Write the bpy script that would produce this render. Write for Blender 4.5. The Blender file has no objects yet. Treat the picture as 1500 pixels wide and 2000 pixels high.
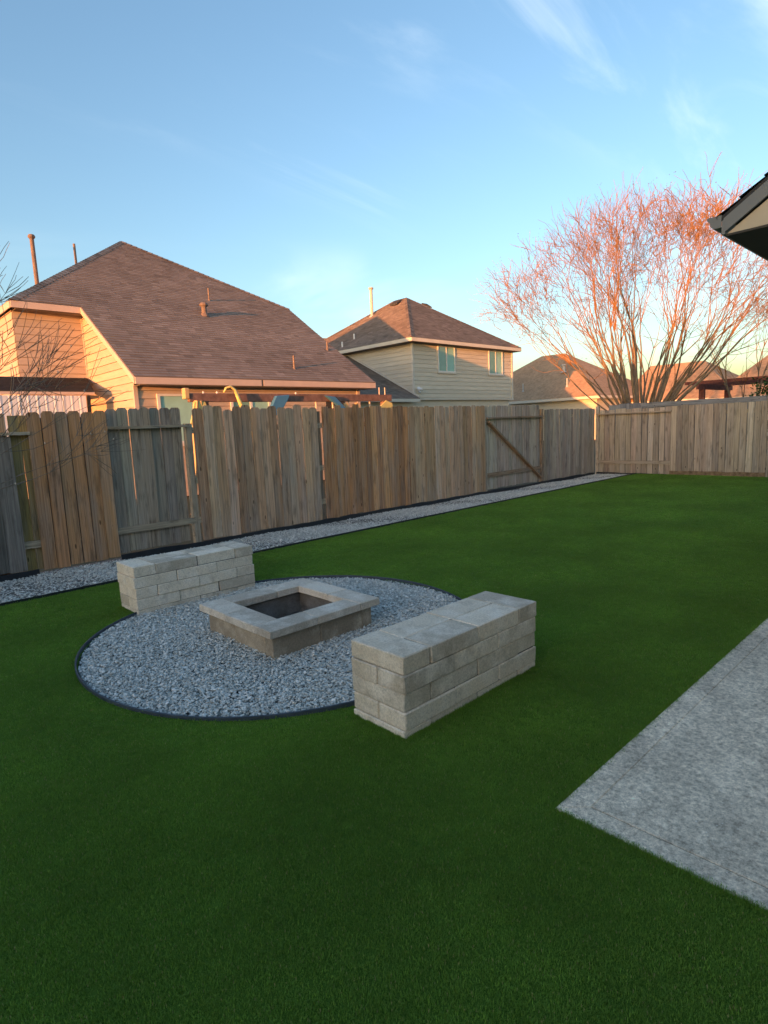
import bpy, bmesh, math, random
import numpy as np
from mathutils import Vector, Matrix
random.seed(7)
RNG = np.random.default_rng(11)
scene = bpy.context.scene
COL = scene.collection
R = math.radians

# ------------------------------------------------------------------ camera
CAM_H = 1.553
yaw, pitch, roll = R(43.381), R(-8.199), R(-2.511)
fw = Vector((math.sin(yaw) * math.cos(pitch), math.cos(yaw) * math.cos(pitch), math.sin(pitch)))
r0 = Vector((math.cos(yaw), -math.sin(yaw), 0)); u0 = r0.cross(fw)
rt = r0 * math.cos(roll) + u0 * math.sin(roll); up = -r0 * math.sin(roll) + u0 * math.cos(roll)
cd = bpy.data.cameras.new('camera'); cam = bpy.data.objects.new('camera', cd); COL.objects.link(cam)
cam.matrix_world = Matrix(((rt.x, up.x, -fw.x, 0), (rt.y, up.y, -fw.y, 0), (rt.z, up.z, -fw.z, CAM_H), (0, 0, 0, 1)))
cd.sensor_fit = 'HORIZONTAL'; cd.sensor_width = 36; cd.lens = 36 * 1154.8 / 1500
cd.clip_start = 0.05; cd.clip_end = 2000
scene.camera = cam

# ------------------------------------------------------------------ sky, sun, exposure
SUN_T, SUN_S = 0.225, 0.036            # light travels along (1, T, -S)
sun_vec = Vector((-1, -SUN_T, SUN_S)).normalized()      # towards the sun
SUN_EL = math.asin(sun_vec.z)
SUN_AZ = math.atan2(sun_vec.x, sun_vec.y)               # clockwise from +Y
world = bpy.data.worlds.new('World'); scene.world = world; world.use_nodes = True
wn = world.node_tree; wn.nodes.clear()
def WN(t, **k):
    n = wn.nodes.new(t)
    for a, b in k.items(): setattr(n, a, b)
    return n
sky = WN('ShaderNodeTexSky', sky_type='NISHITA', sun_disc=False)
sky.sun_elevation = SUN_EL + R(1.6); sky.sun_rotation = SUN_AZ
sky.altitude = 0; sky.air_density = 1.0; sky.dust_density = 1.7; sky.ozone_density = 2.05
bg = WN('ShaderNodeBackground'); bg.inputs['Strength'].default_value = 0.15
out = WN('ShaderNodeOutputWorld')
# thin cirrus: noise laid out on a flat layer far above
tc = WN('ShaderNodeTexCoord'); sep = WN('ShaderNodeSeparateXYZ')
wn.links.new(tc.outputs['Generated'], sep.inputs[0])
def wmath(op, a, b=None):
    n = WN('ShaderNodeMath', operation=op)
    for i, v in enumerate((a, b)):
        if v is None: continue
        if isinstance(v, (int, float)): n.inputs[i].default_value = v
        else: wn.links.new(v, n.inputs[i])
    return n.outputs[0]
zz = wmath('ADD', wmath('MAXIMUM', sep.outputs['Z'], 0.0), 0.12)
cx = wmath('DIVIDE', sep.outputs['X'], zz); cy = wmath('DIVIDE', sep.outputs['Y'], zz)
cmb = WN('ShaderNodeCombineXYZ'); wn.links.new(cx, cmb.inputs[0]); wn.links.new(cy, cmb.inputs[1])
mp = WN('ShaderNodeMapping'); mp.inputs['Rotation'].default_value = (0, 0, R(130)); mp.inputs['Scale'].default_value = (0.55, 2.1, 1)
mp.inputs['Location'].default_value = (.87, 14.07, 0)
wn.links.new(cmb.outputs[0], mp.inputs[0])
n1 = WN('ShaderNodeTexNoise'); n1.inputs['Scale'].default_value = 1.6; n1.inputs['Detail'].default_value = 7; n1.inputs['Distortion'].default_value = 1.1
n1.inputs['Roughness'].default_value = 0.58
wn.links.new(mp.outputs[0], n1.inputs['Vector'])
n2 = WN('ShaderNodeTexNoise'); n2.inputs['Scale'].default_value = 0.55; n2.inputs['Detail'].default_value = 2
n2m = WN('ShaderNodeMapping'); n2m.inputs['Location'].default_value = (19.66, 11.86, 0)
wn.links.new(cmb.outputs[0], n2m.inputs[0]); wn.links.new(n2m.outputs[0], n2.inputs['Vector'])
m1 = WN('ShaderNodeMapRange', interpolation_type='SMOOTHSTEP'); m1.inputs[1].default_value = 0.50; m1.inputs[2].default_value = 0.80
wn.links.new(n1.outputs[0], m1.inputs[0])
m2 = WN('ShaderNodeMapRange', interpolation_type='SMOOTHSTEP'); m2.inputs[1].default_value = 0.46; m2.inputs[2].default_value = 0.72
wn.links.new(n2.outputs[0], m2.inputs[0])
cl = wmath('MULTIPLY', wmath('MULTIPLY', m1.outputs[0], m2.outputs[0]), 0.36)
# a soft low bank of thin cloud all round the horizon
b1 = WN('ShaderNodeMapRange', interpolation_type='SMOOTHSTEP'); b1.inputs[1].default_value = 0.10; b1.inputs[2].default_value = 0.17
b2 = WN('ShaderNodeMapRange', interpolation_type='SMOOTHSTEP'); b2.inputs[1].default_value = 0.30; b2.inputs[2].default_value = 0.17
wn.links.new(sep.outputs['Z'], b1.inputs[0]); wn.links.new(sep.outputs['Z'], b2.inputs[0])
bm_ = WN('ShaderNodeMapping'); bm_.inputs['Scale'].default_value = (2.2, 2.2, 9); bm_.inputs['Location'].default_value = (18.13, 15.26, 15.79); wn.links.new(tc.outputs['Generated'], bm_.inputs[0])
n3 = WN('ShaderNodeTexNoise'); n3.inputs['Scale'].default_value = 1.0; n3.inputs['Detail'].default_value = 5; n3.inputs['Distortion'].default_value = .5
wn.links.new(bm_.outputs[0], n3.inputs['Vector'])
b3 = WN('ShaderNodeMapRange', interpolation_type='SMOOTHSTEP'); b3.inputs[1].default_value = 0.42; b3.inputs[2].default_value = 0.72
wn.links.new(n3.outputs[0], b3.inputs[0])
low = wmath('MULTIPLY', wmath('MULTIPLY', wmath('MULTIPLY', b1.outputs[0], b2.outputs[0]), b3.outputs[0]), 0.42)
cl = wmath('MAXIMUM', cl, low)
mixc = WN('ShaderNodeMixRGB', blend_type='MIX')
CLOUD = mixc.inputs['Color2']; CLOUD.default_value = (2.6, 2.75, 2.7, 1)
wn.links.new(cl, mixc.inputs['Fac']); wn.links.new(sky.outputs[0], mixc.inputs['Color1'])
wn.links.new(mixc.outputs[0], bg.inputs['Color']); wn.links.new(bg.outputs[0], out.inputs[0])

sl = bpy.data.lights.new('sun', 'SUN'); sl.energy = 2.5; sl.angle = R(0.5); sl.color = (1.0, 0.355, 0.105)
so = bpy.data.objects.new('sun', sl); COL.objects.link(so); so.location = (-30, -8, 12)
so.rotation_euler = sun_vec.to_track_quat('Z', 'Y').to_euler()
vs = scene.view_settings; vs.view_transform = 'Standard'; vs.look = 'None'; vs.gamma = 1; vs.exposure = 2.07
vs.use_curve_mapping = False
scene.cycles.use_denoising = True
scene.cycles.max_bounces = 6; scene.cycles.diffuse_bounces = 4; scene.cycles.glossy_bounces = 2; scene.cycles.transmission_bounces = 4

# ------------------------------------------------------------------ materials
def srgb(r, g, b):
    f = lambda c: (c / 255 / 12.92) if c <= 10 else ((c / 255 + .055) / 1.055) ** 2.4
    return (f(r), f(g), f(b), 1)
class NT:
    def __init__(s, name):
        s.m = bpy.data.materials.new(name); s.m.use_nodes = True; s.t = s.m.node_tree
        s.b = s.t.nodes['Principled BSDF']; s.b.inputs['Roughness'].default_value = .85
        s.b.inputs['Specular IOR Level'].default_value = .25
    def n(s, t, ins=None, **k):
        o = s.t.nodes.new(t)
        for a, b in k.items(): setattr(o, a, b)
        for a, b in (ins or {}).items():
            if isinstance(b, bpy.types.NodeSocket): s.t.links.new(b, o.inputs[a])
            else: o.inputs[a].default_value = b
        return o
    def coord(s, which='Object', scale=(1, 1, 1), rnd=0.0):
        c = s.n('ShaderNodeTexCoord').outputs[which]
        if rnd:
            oi = s.n('ShaderNodeObjectInfo').outputs['Random']
            mu = s.n('ShaderNodeMath', {0: oi, 1: rnd}, operation='MULTIPLY').outputs[0]
            c = s.n('ShaderNodeVectorMath', {0: c, 1: mu}, operation='ADD').outputs[0]
        return s.n('ShaderNodeMapping', {'Vector': c, 'Scale': scale}).outputs[0]
    def noise(s, vec, scale, detail=4, rough=.55, dist=0):
        return s.n('ShaderNodeTexNoise', {'Vector': vec, 'Scale': scale, 'Detail': detail, 'Roughness': rough, 'Distortion': dist}).outputs[0]
    def ramp(s, fac, stops):
        r = s.n('ShaderNodeValToRGB', {'Fac': fac}); e = r.color_ramp.elements
        while len(e) < len(stops): e.new(.5)
        for i, (p, c) in enumerate(stops): e[i].position = p; e[i].color = c if len(c) == 4 else (*c, 1)
        return r.outputs[0]
    def mix(s, fac, a, b, mode='MIX'):
        return s.n('ShaderNodeMixRGB', {'Fac': fac, 'Color1': a, 'Color2': b}, blend_type=mode).outputs[0]
    def bump(s, h, strength=.3, dist=.01):
        s.t.links.new(s.n('ShaderNodeBump', {'Height': h, 'Strength': strength, 'Distance': dist}).outputs[0], s.b.inputs['Normal'])
    def col(s, c):
        if isinstance(c, bpy.types.NodeSocket): s.t.links.new(c, s.b.inputs['Base Color'])
        else: s.b.inputs['Base Color'].default_value = c
        return s
g = lambda v: (v, v, v, 1)
def plain(name, c, rough=.7, var=.15, scale=6, spec=.25, metal=0):
    k = NT(name); v = k.coord('Object', (1, 1, 1), 7)
    n = k.noise(v, scale, 5)
    c4 = (*c[:3], 1)
    k.col(k.mix(1.0, c4, k.ramp(n, [(.3, g(1 - var)), (.7, g(1 + var))]), 'MULTIPLY'))
    k.b.inputs['Roughness'].default_value = rough; k.b.inputs['Specular IOR Level'].default_value = spec
    k.b.inputs['Metallic'].default_value = metal
    k.bump(k.noise(v, scale * 12, 3), .15, .004)
    return k.m
def wood_mat(name):
    """weathered fence wood; obj.color gives the tone of each board"""
    k = NT(name)
    tone = k.n('ShaderNodeObjectInfo').outputs['Color']
    v = k.coord('Object', (38, 38, 1.1), 9)
    grain = k.noise(v, 1.6, 6, .65, .6)
    fine = k.noise(k.coord('Object', (170, 170, 3), 9), 1.0, 3, .6)
    blot = k.noise(k.coord('Object', (5, 5, 1.6), 21), 1.0, 4, .6)
    knots = k.n('ShaderNodeTexVoronoi', {'Vector': k.coord('Object', (7.5, .01, 4.6), 13), 'Scale': 1.0, 'Randomness': 1.0}, distance='EUCLIDEAN').outputs['Distance']
    kn = k.ramp(knots, [(.03, g(.26)), (.075, g(.55)), (.10, g(1.12)), (.17, g(1.0))])
    c = k.mix(1, tone, k.ramp(grain, [(.28, g(.45)), (.5, g(1.0)), (.74, g(1.38))]), 'MULTIPLY')
    c = k.mix(1, c, k.ramp(fine, [(.25, g(.78)), (.7, g(1.15))]), 'MULTIPLY')
    c = k.mix(1, c, kn, 'MULTIPLY')
    grey = k.mix(1, k.n('ShaderNodeRGBToBW', {'Color': c}).outputs[0], (1.0, .96, .9, 1), 'MULTIPLY')
    c = k.mix(k.ramp(blot, [(.45, g(0)), (.75, g(.6))]), c, grey)
    dirt = k.noise(k.coord('Object', (14, 14, 5), 31), 1.0, 4)
    c = k.mix(k.ramp(dirt, [(.54, g(0)), (.74, g(.6))]), c, (.045, .036, .028, 1))
    k.col(c); k.b.inputs['Roughness'].default_value = .9; k.b.inputs['Specular IOR Level'].default_value = .15
    h = k.mix(.5, k.mix(.5, grain, fine), kn)
    k.bump(h, .55, .006)
    return k.m
def block_mat(name, base, stain, pale, rnd=5):
    k = NT(name); v = k.coord('Object', (1, 1, 1), rnd)
    oi = k.n('ShaderNodeObjectInfo').outputs['Random']
    c = k.mix(1, base, k.ramp(oi, [(0, g(.66)), (1, g(1.16))]), 'MULTIPLY')
    big = k.noise(v, 7, 5, .6)
    c = k.mix(k.ramp(big, [(.45, g(0)), (.68, g(.75))]), c, pale)
    dk = k.noise(k.coord('Object', (1, 1, 1), rnd + 8), 9, 6, .7)
    c = k.mix(k.ramp(dk, [(.52, g(0)), (.76, g(.6))]), c, stain)
    sp = k.noise(v, 85, 5, .85)
    c = k.mix(1, c, k.ramp(sp, [(.3, g(.62)), (.52, g(1.0)), (.72, g(1.22))]), 'MULTIPLY')
    k.col(c); k.b.inputs['Roughness'].default_value = .93; k.b.inputs['Specular IOR Level'].default_value = .12
    k.bump(k.mix(.4, sp, k.noise(v, 55, 4, .7)), .6, .004)
    return k.m
def tint_mat(name, c, lo=.6, hi=1.4, rough=.9, grit=90, alt=None):
    """colour times a per-piece 'tint' attribute"""
    k = NT(name)
    a = k.n('ShaderNodeAttribute', attribute_name='tint').outputs['Fac']
    cc = k.mix(1, (*c[:3], 1), k.ramp(a, [(0, g(lo)), (1, g(hi))]), 'MULTIPLY')
    if alt: cc = k.mix(k.ramp(a, [(.55, g(0)), (.9, g(1))]), cc, (*alt[:3], 1))
    n = k.noise(k.coord('Object'), grit, 4, .7)
    cc = k.mix(1, cc, k.ramp(n, [(.3, g(.75)), (.7, g(1.25))]), 'MULTIPLY')
    big = k.noise(k.coord('Object'), .55, 4, .6)
    cc = k.mix(1, cc, k.ramp(big, [(.3, g(.86)), (.7, g(1.12))]), 'MULTIPLY')
    k.col(cc); k.b.inputs['Roughness'].default_value = rough; k.b.inputs['Specular IOR Level'].default_value = .1
    k.bump(n, .4, .004)
    return k.m
def siding_mat(name, c):
    k = NT(name); v = k.coord('Object', (1, 1, 1), 6)
    oi = k.n('ShaderNodeObjectInfo').outputs['Random']
    cc = k.mix(1, (*c, 1), k.ramp(oi, [(0, g(.93)), (1, g(1.05))]), 'MULTIPLY')
    st = k.noise(k.coord('Object', (1.3, 1.3, 9), 6), 1, 5, .6)
    cc = k.mix(1, cc, k.ramp(st, [(.3, g(.88)), (.7, g(1.06))]), 'MULTIPLY')
    k.col(cc); k.b.inputs['Roughness'].default_value = .75
    k.bump(k.noise(k.coord('Object', (6, 6, 60), 6), 1.5, 3), .12, .004)
    return k.m

M = {}
M['wood'] = wood_mat('weathered_wood')
M['block'] = block_mat('concrete_block', (.78, .67, .52, 1), (.38, .31, .23, 1), (.92, .83, .70, 1))
M['cap'] = block_mat('concrete_cap', (.72, .62, .50, 1), (.48, .40, .31, 1), (.82, .74, .63, 1))
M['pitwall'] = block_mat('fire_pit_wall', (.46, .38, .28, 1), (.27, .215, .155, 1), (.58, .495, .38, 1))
M['soot'] = block_mat('sooty_block', (.17, .15, .13, 1), (.05, .045, .04, 1), (.30, .28, .26, 1))
M['ash'] = plain('ash', (.09, .085, .08), .95, .5, 18)
M['siding1'] = siding_mat('pink_beige_siding', (.52, .415, .325))
M['siding2'] = siding_mat('grey_beige_siding', (.68, .60, .47))
M['trim'] = plain('beige_trim', (.58, .46, .385), .6, .06, 2)
M['trim2'] = plain('cream_trim', (.68, .62, .52), .6, .06, 2)
M['shingle1'] = tint_mat('brown_shingles', (.27, .215, .18), .68, 1.30)
M['shingle2'] = tint_mat('grey_brown_shingles', (.235, .185, .15), .65, 1.35)
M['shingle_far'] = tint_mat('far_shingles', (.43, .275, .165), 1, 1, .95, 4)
M['shingle_dark'] = tint_mat('charcoal_shingles', (.045, .045, .048), .6, 1.5)
M['soffit'] = plain('dark_soffit', (.055, .052, .048), .8, .1, 3)
M['brown_soffit'] = plain('brown_soffit_board', (.16, .13, .11), .8, .1, 3)  # even brown for soffits, roof undersides and a fascia joint
M['gutter'] = plain('grey_gutter', (.13, .145, .155), .45, .08, 3, .5)
M['gable'] = plain('beige_gable_board', (.52, .45, .34), .8, .1, 3)
M['glass'] = plain('window_glass', (.16, .30, .27), .08, .2, 1.5, .8)
M['blind'] = plain('pale_window_blind', (.33, .58, .50), .5, .08, 3)
M['frame'] = plain('white_vinyl', (.72, .70, .66), .5, .04, 3)
M['pipe'] = plain('painted_vent_pipe', (.20, .15, .125), .7, .15, 8)
M['pipe2'] = plain('grey_vent_pipe', (.55, .5, .45), .6, .15, 8)
M['white'] = plain('white_paint', (.75, .75, .75), .5, .05, 4)
M['black_plastic'] = plain('black_plastic', (.018, .022, .028), .45, .25, 9, .5)
M['edging'] = plain('blue_black_edging', (.05, .065, .085), .5, .25, 14, .5)
M['red_wood'] = plain('red_stained_wood', (.22, .075, .055), .75, .35, 9)
M['cedar'] = plain('cedar_stained_timber', (.20, .12, .095), .75, .3, 8)
M['yellow'] = plain('yellow_plastic', (.66, .56, .20), .45, .08, 3, .5)
M['yellow_wood'] = plain('yellow_timber', (.58, .40, .19), .6, .1, 5)
M['blue'] = plain('blue_plastic', (.06, .20, .36), .45, .1, 3, .5)
M['rope'] = plain('pale_rope', (.72, .58, .44), .8, .1, 20)
M['soil'] = plain('soil_stained_board', (.22, .15, .09), .95, .4, 14)
M['corrugated'] = plain('white_corrugated', (.70, .74, .78), .35, .08, 2, .5)

# ------------------------------------------------------------------ mesh helpers
class MB:
    def __init__(s): s.v = []; s.f = []; s.t = []
    def face(s, pts, tint=None):
        i = len(s.v); s.v += [tuple(p) for p in pts]; s.f.append(list(range(i, i + len(pts)))); s.t.append(.5 if tint is None else tint); return s
    def solid(s, base, off, tint=None):
        """prism: polygon base swept by vector off"""
        off = Vector(off); b = [Vector(p) for p in base]; t = [p + off for p in b]; n = len(b); i = len(s.v)
        s.v += [tuple(p) for p in b + t]
        s.f.append([i + k for k in range(n)][::-1]); s.f.append([i + n + k for k in range(n)])
        for k in range(n): s.f.append([i + k, i + (k + 1) % n, i + n + (k + 1) % n, i + n + k])
        s.t += [.5 if tint is None else tint] * (n + 2); return s
    def box(s, lo, hi):
        (x0, y0, z0), (x1, y1, z1) = lo, hi
        return s.solid([(x0, y0, z0), (x1, y0, z0), (x1, y1, z0), (x0, y1, z0)], (0, 0, z1 - z0))
    def bar(s, a, b, w, h, upv=(0, 0, 1)):
        a, b = Vector(a), Vector(b); d = (b - a).normalized(); x = d.cross(Vector(upv))
        if x.length < 1e-4: x = d.cross(Vector((1, 0, 0)))
        x.normalize(); y = x.cross(d)
        return s.solid([a - x * w / 2 - y * h / 2, a + x * w / 2 - y * h / 2, a + x * w / 2 + y * h / 2, a - x * w / 2 + y * h / 2], b - a)
    def tube(s, pts, rad, n=6, cap=True):
        pts = [Vector(p) for p in pts]; rings = []
        px = None
        for i, p in enumerate(pts):
            d = (pts[min(i + 1, len(pts) - 1)] - pts[max(i - 1, 0)]).normalized()
            x = (px - d * px.dot(d)) if px is not None else d.cross(Vector((0.31, .17, .93)))
            if x.length < 1e-5: x = d.cross(Vector((1, 0, 0)))
            x.normalize(); px = x; y = d.cross(x); r = rad[i] if isinstance(rad, (list, tuple)) else rad
            rings.append(len(s.v))
            s.v += [tuple(p + x * (r * math.cos(2 * math.pi * k / n)) + y * (r * math.sin(2 * math.pi * k / n))) for k in range(n)]
        for a, b in zip(rings, rings[1:]):
            for k in range(n): s.f.append([a + k, a + (k + 1) % n, b + (k + 1) % n, b + k]); s.t.append(.5)
        if cap:
            s.f.append([rings[0] + k for k in range(n)][::-1]); s.f.append([rings[-1] + k for k in range(n)]); s.t += [.5, .5]
        return s
    def mesh(s, name, mat, smooth=False):
        me = bpy.data.meshes.new(name); me.from_pydata(s.v, [], s.f)
        a = me.attributes.new('tint', 'FLOAT', 'FACE'); a.data.foreach_set('value', s.t)
        me.materials.append(mat)
        if smooth: me.polygons.foreach_set('use_smooth', [True] * len(me.polygons))
        me.validate(); me.update(); return me
    def build(s, name, mat, parent=None, smooth=False, bevel=0, **k):
        me = s.mesh(name, mat, smooth)
        if bevel:
            bm = bmesh.new(); bm.from_mesh(me); bmesh.ops.remove_doubles(bm, verts=bm.verts, dist=1e-5)
            bmesh.ops.recalc_face_normals(bm, faces=bm.faces)
            bmesh.ops.bevel(bm, geom=bm.edges[:], offset=bevel, segments=1, affect='EDGES'); bm.to_mesh(me); bm.free()
        return link(name, me, parent, **k)
def link(name, me, parent=None, **k):
    o = bpy.data.objects.new(name, me); COL.objects.link(o)
    if parent: o.parent = parent
    for a, b in k.items(): o[a] = b
    return o
def thing(name, loc, label, cat, group=None):
    o = bpy.data.objects.new(name, None); COL.objects.link(o); o.location = loc; o.empty_display_size = .2
    o['label'] = label; o['category'] = cat
    if group: o['group'] = group
    return o
def structure(o): o['kind'] = 'structure'; return o

# ------------------------------------------------------------------ ground
def ground():
    k = NT('winter_ground'); v = k.coord('Object')
    n = k.noise(v, .5, 6, .7); n2 = k.noise(v, 30, 4, .7)
    c = k.ramp(n, [(.3, (.06, .065, .03, 1)), (.7, (.13, .11, .06, 1))])
    k.col(k.mix(1, c, k.ramp(n2, [(.3, g(.6)), (.7, g(1.3))]), 'MULTIPLY'))
    m = MB(); m.face([(-300, -300, -.13), (600, -300, -.13), (600, 600, -.13), (-300, 600, -.13)])
    return structure(m.build('ground', k.m))
ground()
FY = 8.065; FX = 15.97                     # fence faces
CC = (2.56, 3.87); CR = 1.52               # gravel circle
def strip_y(x): return 6.52 + (x + 3) * (6.86 - 6.52) / 19
SLAB = (1.96, 1.15)
# lawn backing sheet (with the circle and the slab cut away)
def lawn():
    k = NT('turf_backing'); v = k.coord('Object')
    n = k.noise(v, 240, 3, .7); n2 = k.noise(v, 1.2, 4)
    c = k.ramp(n, [(.3, (.09, .18, .026, 1)), (.7, (.145, .275, .04, 1))])
    k.col(k.mix(1, c, k.ramp(n2, [(.3, g(.85)), (.7, g(1.15))]), 'MULTIPLY')); k.bump(n, .8, .02)
    k.b.inputs['Roughness'].default_value = 1; k.b.inputs['Specular IOR Level'].default_value = .05
    bm = bmesh.new()
    N = 72
    ring = [bm.verts.new((CC[0] + CR * math.cos(2 * math.pi * i / N), CC[1] + CR * math.sin(2 * math.pi * i / N), 0)) for i in range(N)]
    outer = []
    x0, x1, y0 = -6.0, 15.93, -3.2
    def hit(a):
        dx, dy = math.cos(a), math.sin(a); t = 1e9
        if dx > 1e-9: t = min(t, (x1 - CC[0]) / dx)
        if dx < -1e-9: t = min(t, (x0 - CC[0]) / dx)
        if dy < -1e-9: t = min(t, (y0 - CC[1]) / dy)
        if dy > 1e-9:
            s = (6.86 - 6.52) / 19
            t = min(t, (strip_y(CC[0]) - CC[1]) / (dy - s * dx))
        return (CC[0] + dx * t, CC[1] + dy * t, 0)
    outer = [bm.verts.new(hit(2 * math.pi * i / N)) for i in range(N)]
    for i in range(N):
        j = (i + 1) % N; bm.faces.new((ring[i], ring[j], outer[j], outer[i]))
    for c_ in ((x1, strip_y(x1)), (x0, strip_y(x0)), (x0, y0), (x1, y0)):
        a = math.atan2(c_[1] - CC[1], c_[0] - CC[0]) % (2 * math.pi); i = int(a / (2 * math.pi) * N)
        bm.faces.new((outer[i], bm.verts.new((*c_, 0)), outer[(i + 1) % N]))
    bmesh.ops.recalc_face_normals(bm, faces=bm.faces)
    me = bpy.data.meshes.new('lawn'); bm.to_mesh(me); bm.free(); me.materials.append(k.m)
    if me.polygons[0].normal.z < 0: me.flip_normals()
    return structure(link('lawn', me))
lawn()

# patio slab with a tooled border joint
def slab():
    k = NT('broom_finished_concrete'); v = k.coord('Object')
    big = k.noise(v, 1.1, 6, .65, .4); mid = k.noise(v, 6, 5, .7); sp = k.noise(v, 90, 5, .85); dots = k.n('ShaderNodeTexVoronoi', {'Vector': v, 'Scale': 42.0}).outputs['Distance']
    c = k.ramp(big, [(.32, (.54, .465, .355, 1)), (.50, (.75, .645, .49, 1)), (.68, (.88, .76, .58, 1))])
    c = k.mix(1, c, k.ramp(mid, [(.3, g(.74)), (.7, g(1.2))]), 'MULTIPLY')
    c = k.mix(1, c, k.ramp(sp, [(.3, g(.5)), (.5, g(1)), (.72, g(1.5))]), 'MULTIPLY')
    c = k.mix(1, c, k.ramp(k.noise(v, 38, 4, .8), [(.36, g(.62)), (.5, g(1.0)), (.64, g(1.25))]), 'MULTIPLY')
    pick = k.mix(1, k.ramp(dots, [(.08, g(1)), (.17, g(0))]), k.ramp(k.noise(v, 23, 2), [(.56, g(0)), (.6, g(1))]), 'MULTIPLY')
    c = k.mix(pick, c, (.85, .80, .72, 1))
    k.col(c); k.b.inputs['Roughness'].default_value = .8; k.bump(k.mix(.5, sp, mid), .5, .004)
    kb = k
    x, y = SLAB; w = .105; gr = .0035; zt = .007
    root = structure(link('patio_slab', None)); root['kind'] = 'structure'
    MB().box((x + w, -3, -.1), (17.5, y - w, zt)).build('slab_panel', k.m, root, bevel=.002)
    MB().solid([(x, y, -.1), (x, -3, -.1), (x + w - gr, -3, -.1), (x + w - gr, y - w + .0012, -.1)], (0, 0, .1 + zt)).build('border_strip', kb.m, root, bevel=.004)
    MB().solid([(x, y, -.1), (x + w - gr, y - w + .0012, -.1), (17.5, y - w + .0012, -.1), (17.5, y, -.1)], (0, 0, .1 + zt)).build('border_strip', kb.m, root, bevel=.004)
    MB().box((x + .02, -3, -.1), (17.4, y - .02, zt - .005)).build('joint_bed', M['soffit'], root)
slab()

# gravel beds
def gravel_sheets():
    k = NT('gravel_bed_dust'); v = k.coord('Object')
    n = k.n('ShaderNodeTexVoronoi', {'Vector': v, 'Scale': 45.0}).outputs['Color']
    k.col(k.mix(1, k.n('ShaderNodeRGBToBW', {'Color': n}).outputs[0], (.30, .30, .28, 1), 'MULTIPLY'))
    m = MB(); m.face([(CC[0] + CR * math.cos(2 * math.pi * i / 72), CC[1] + CR * math.sin(2 * math.pi * i / 72), -.02) for i in range(72)])
    structure(m.build('gravel_circle_ground', k.m))
    m = MB(); xs = [-6 + i * (FX + 6) / 24 for i in range(25)]
    for a, b in zip(xs, xs[1:]):
        m.face([(a, strip_y(a), -.02), (b, strip_y(b), -.02), (b, FY + .25, -.075), (a, FY + .25, -.075)])
    structure(m.build('gravel_strip_ground', k.m))
gravel_sheets()

# ------------------------------------------------------------------ scattering (only for stuff)
def scatter(name, pts, rots, scl, idx, sources):
    me = bpy.data.meshes.new(name); n = len(pts)
    me.vertices.add(n); me.vertices.foreach_set('co', np.asarray(pts, np.float32).ravel())
    a = me.attributes.new('rot', 'FLOAT_VECTOR', 'POINT'); a.data.foreach_set('vector', np.asarray(rots, np.float32).ravel())
    a = me.attributes.new('scl', 'FLOAT_VECTOR', 'POINT'); a.data.foreach_set('vector', np.asarray(scl, np.float32).ravel())
    a = me.attributes.new('pick', 'INT', 'POINT'); a.data.foreach_set('value', np.asarray(idx, np.int32))
    me.update()
    o = link(name, me); o['kind'] = 'stuff'
    ng = bpy.data.node_groups.new(name + '_nodes', 'GeometryNodeTree')
    ng.interface.new_socket('Geometry', in_out='INPUT', socket_type='NodeSocketGeometry')
    ng.interface.new_socket('Geometry', in_out='OUTPUT', socket_type='NodeSocketGeometry')
    N = ng.nodes.new; L = ng.links.new
    gi, go = N('NodeGroupInput'), N('NodeGroupOutput'); ip = N('GeometryNodeInstanceOnPoints'); jg = N('GeometryNodeJoinGeometry')
    for s in sources:
        oi = N('GeometryNodeObjectInfo'); oi.inputs['Object'].default_value = s; oi.inputs['As Instance'].default_value = True
        L(oi.outputs['Geometry'], jg.inputs[0])
    def attr(nm, dt):
        q = N('GeometryNodeInputNamedAttribute'); q.data_type = dt; q.inputs['Name'].default_value = nm
        return q.outputs['Attribute']
    e = N('FunctionNodeEulerToRotation'); L(attr('rot', 'FLOAT_VECTOR'), e.inputs[0])
    L(gi.outputs[0], ip.inputs['Points']); L(jg.outputs[0], ip.inputs['Instance'])
    ip.inputs['Pick Instance'].default_value = True; L(attr('pick', 'INT'), ip.inputs['Instance Index'])
    L(e.outputs[0], ip.inputs['Rotation']); L(attr('scl', 'FLOAT_VECTOR'), ip.inputs['Scale'])
    L(ip.outputs[0], go.inputs[0])
    md = o.modifiers.new('scatter', 'NODES'); md.node_group = ng
    return o
def source(name, me): return bpy.data.objects.new(name, me)       # not linked to the scene

BENCHES = [(1.941, 1.967), (1.862, 5.182)]
def in_bench(x, y, pad=0.0):
    r = np.zeros(len(x), bool)
    for bx, by in BENCHES: r |= (x > bx - pad) & (x < bx + 1.195 + pad) & (y > by - pad) & (y < by + .40 + pad)
    return r
PIT = (2.04, 3.33, 1.02)
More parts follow.
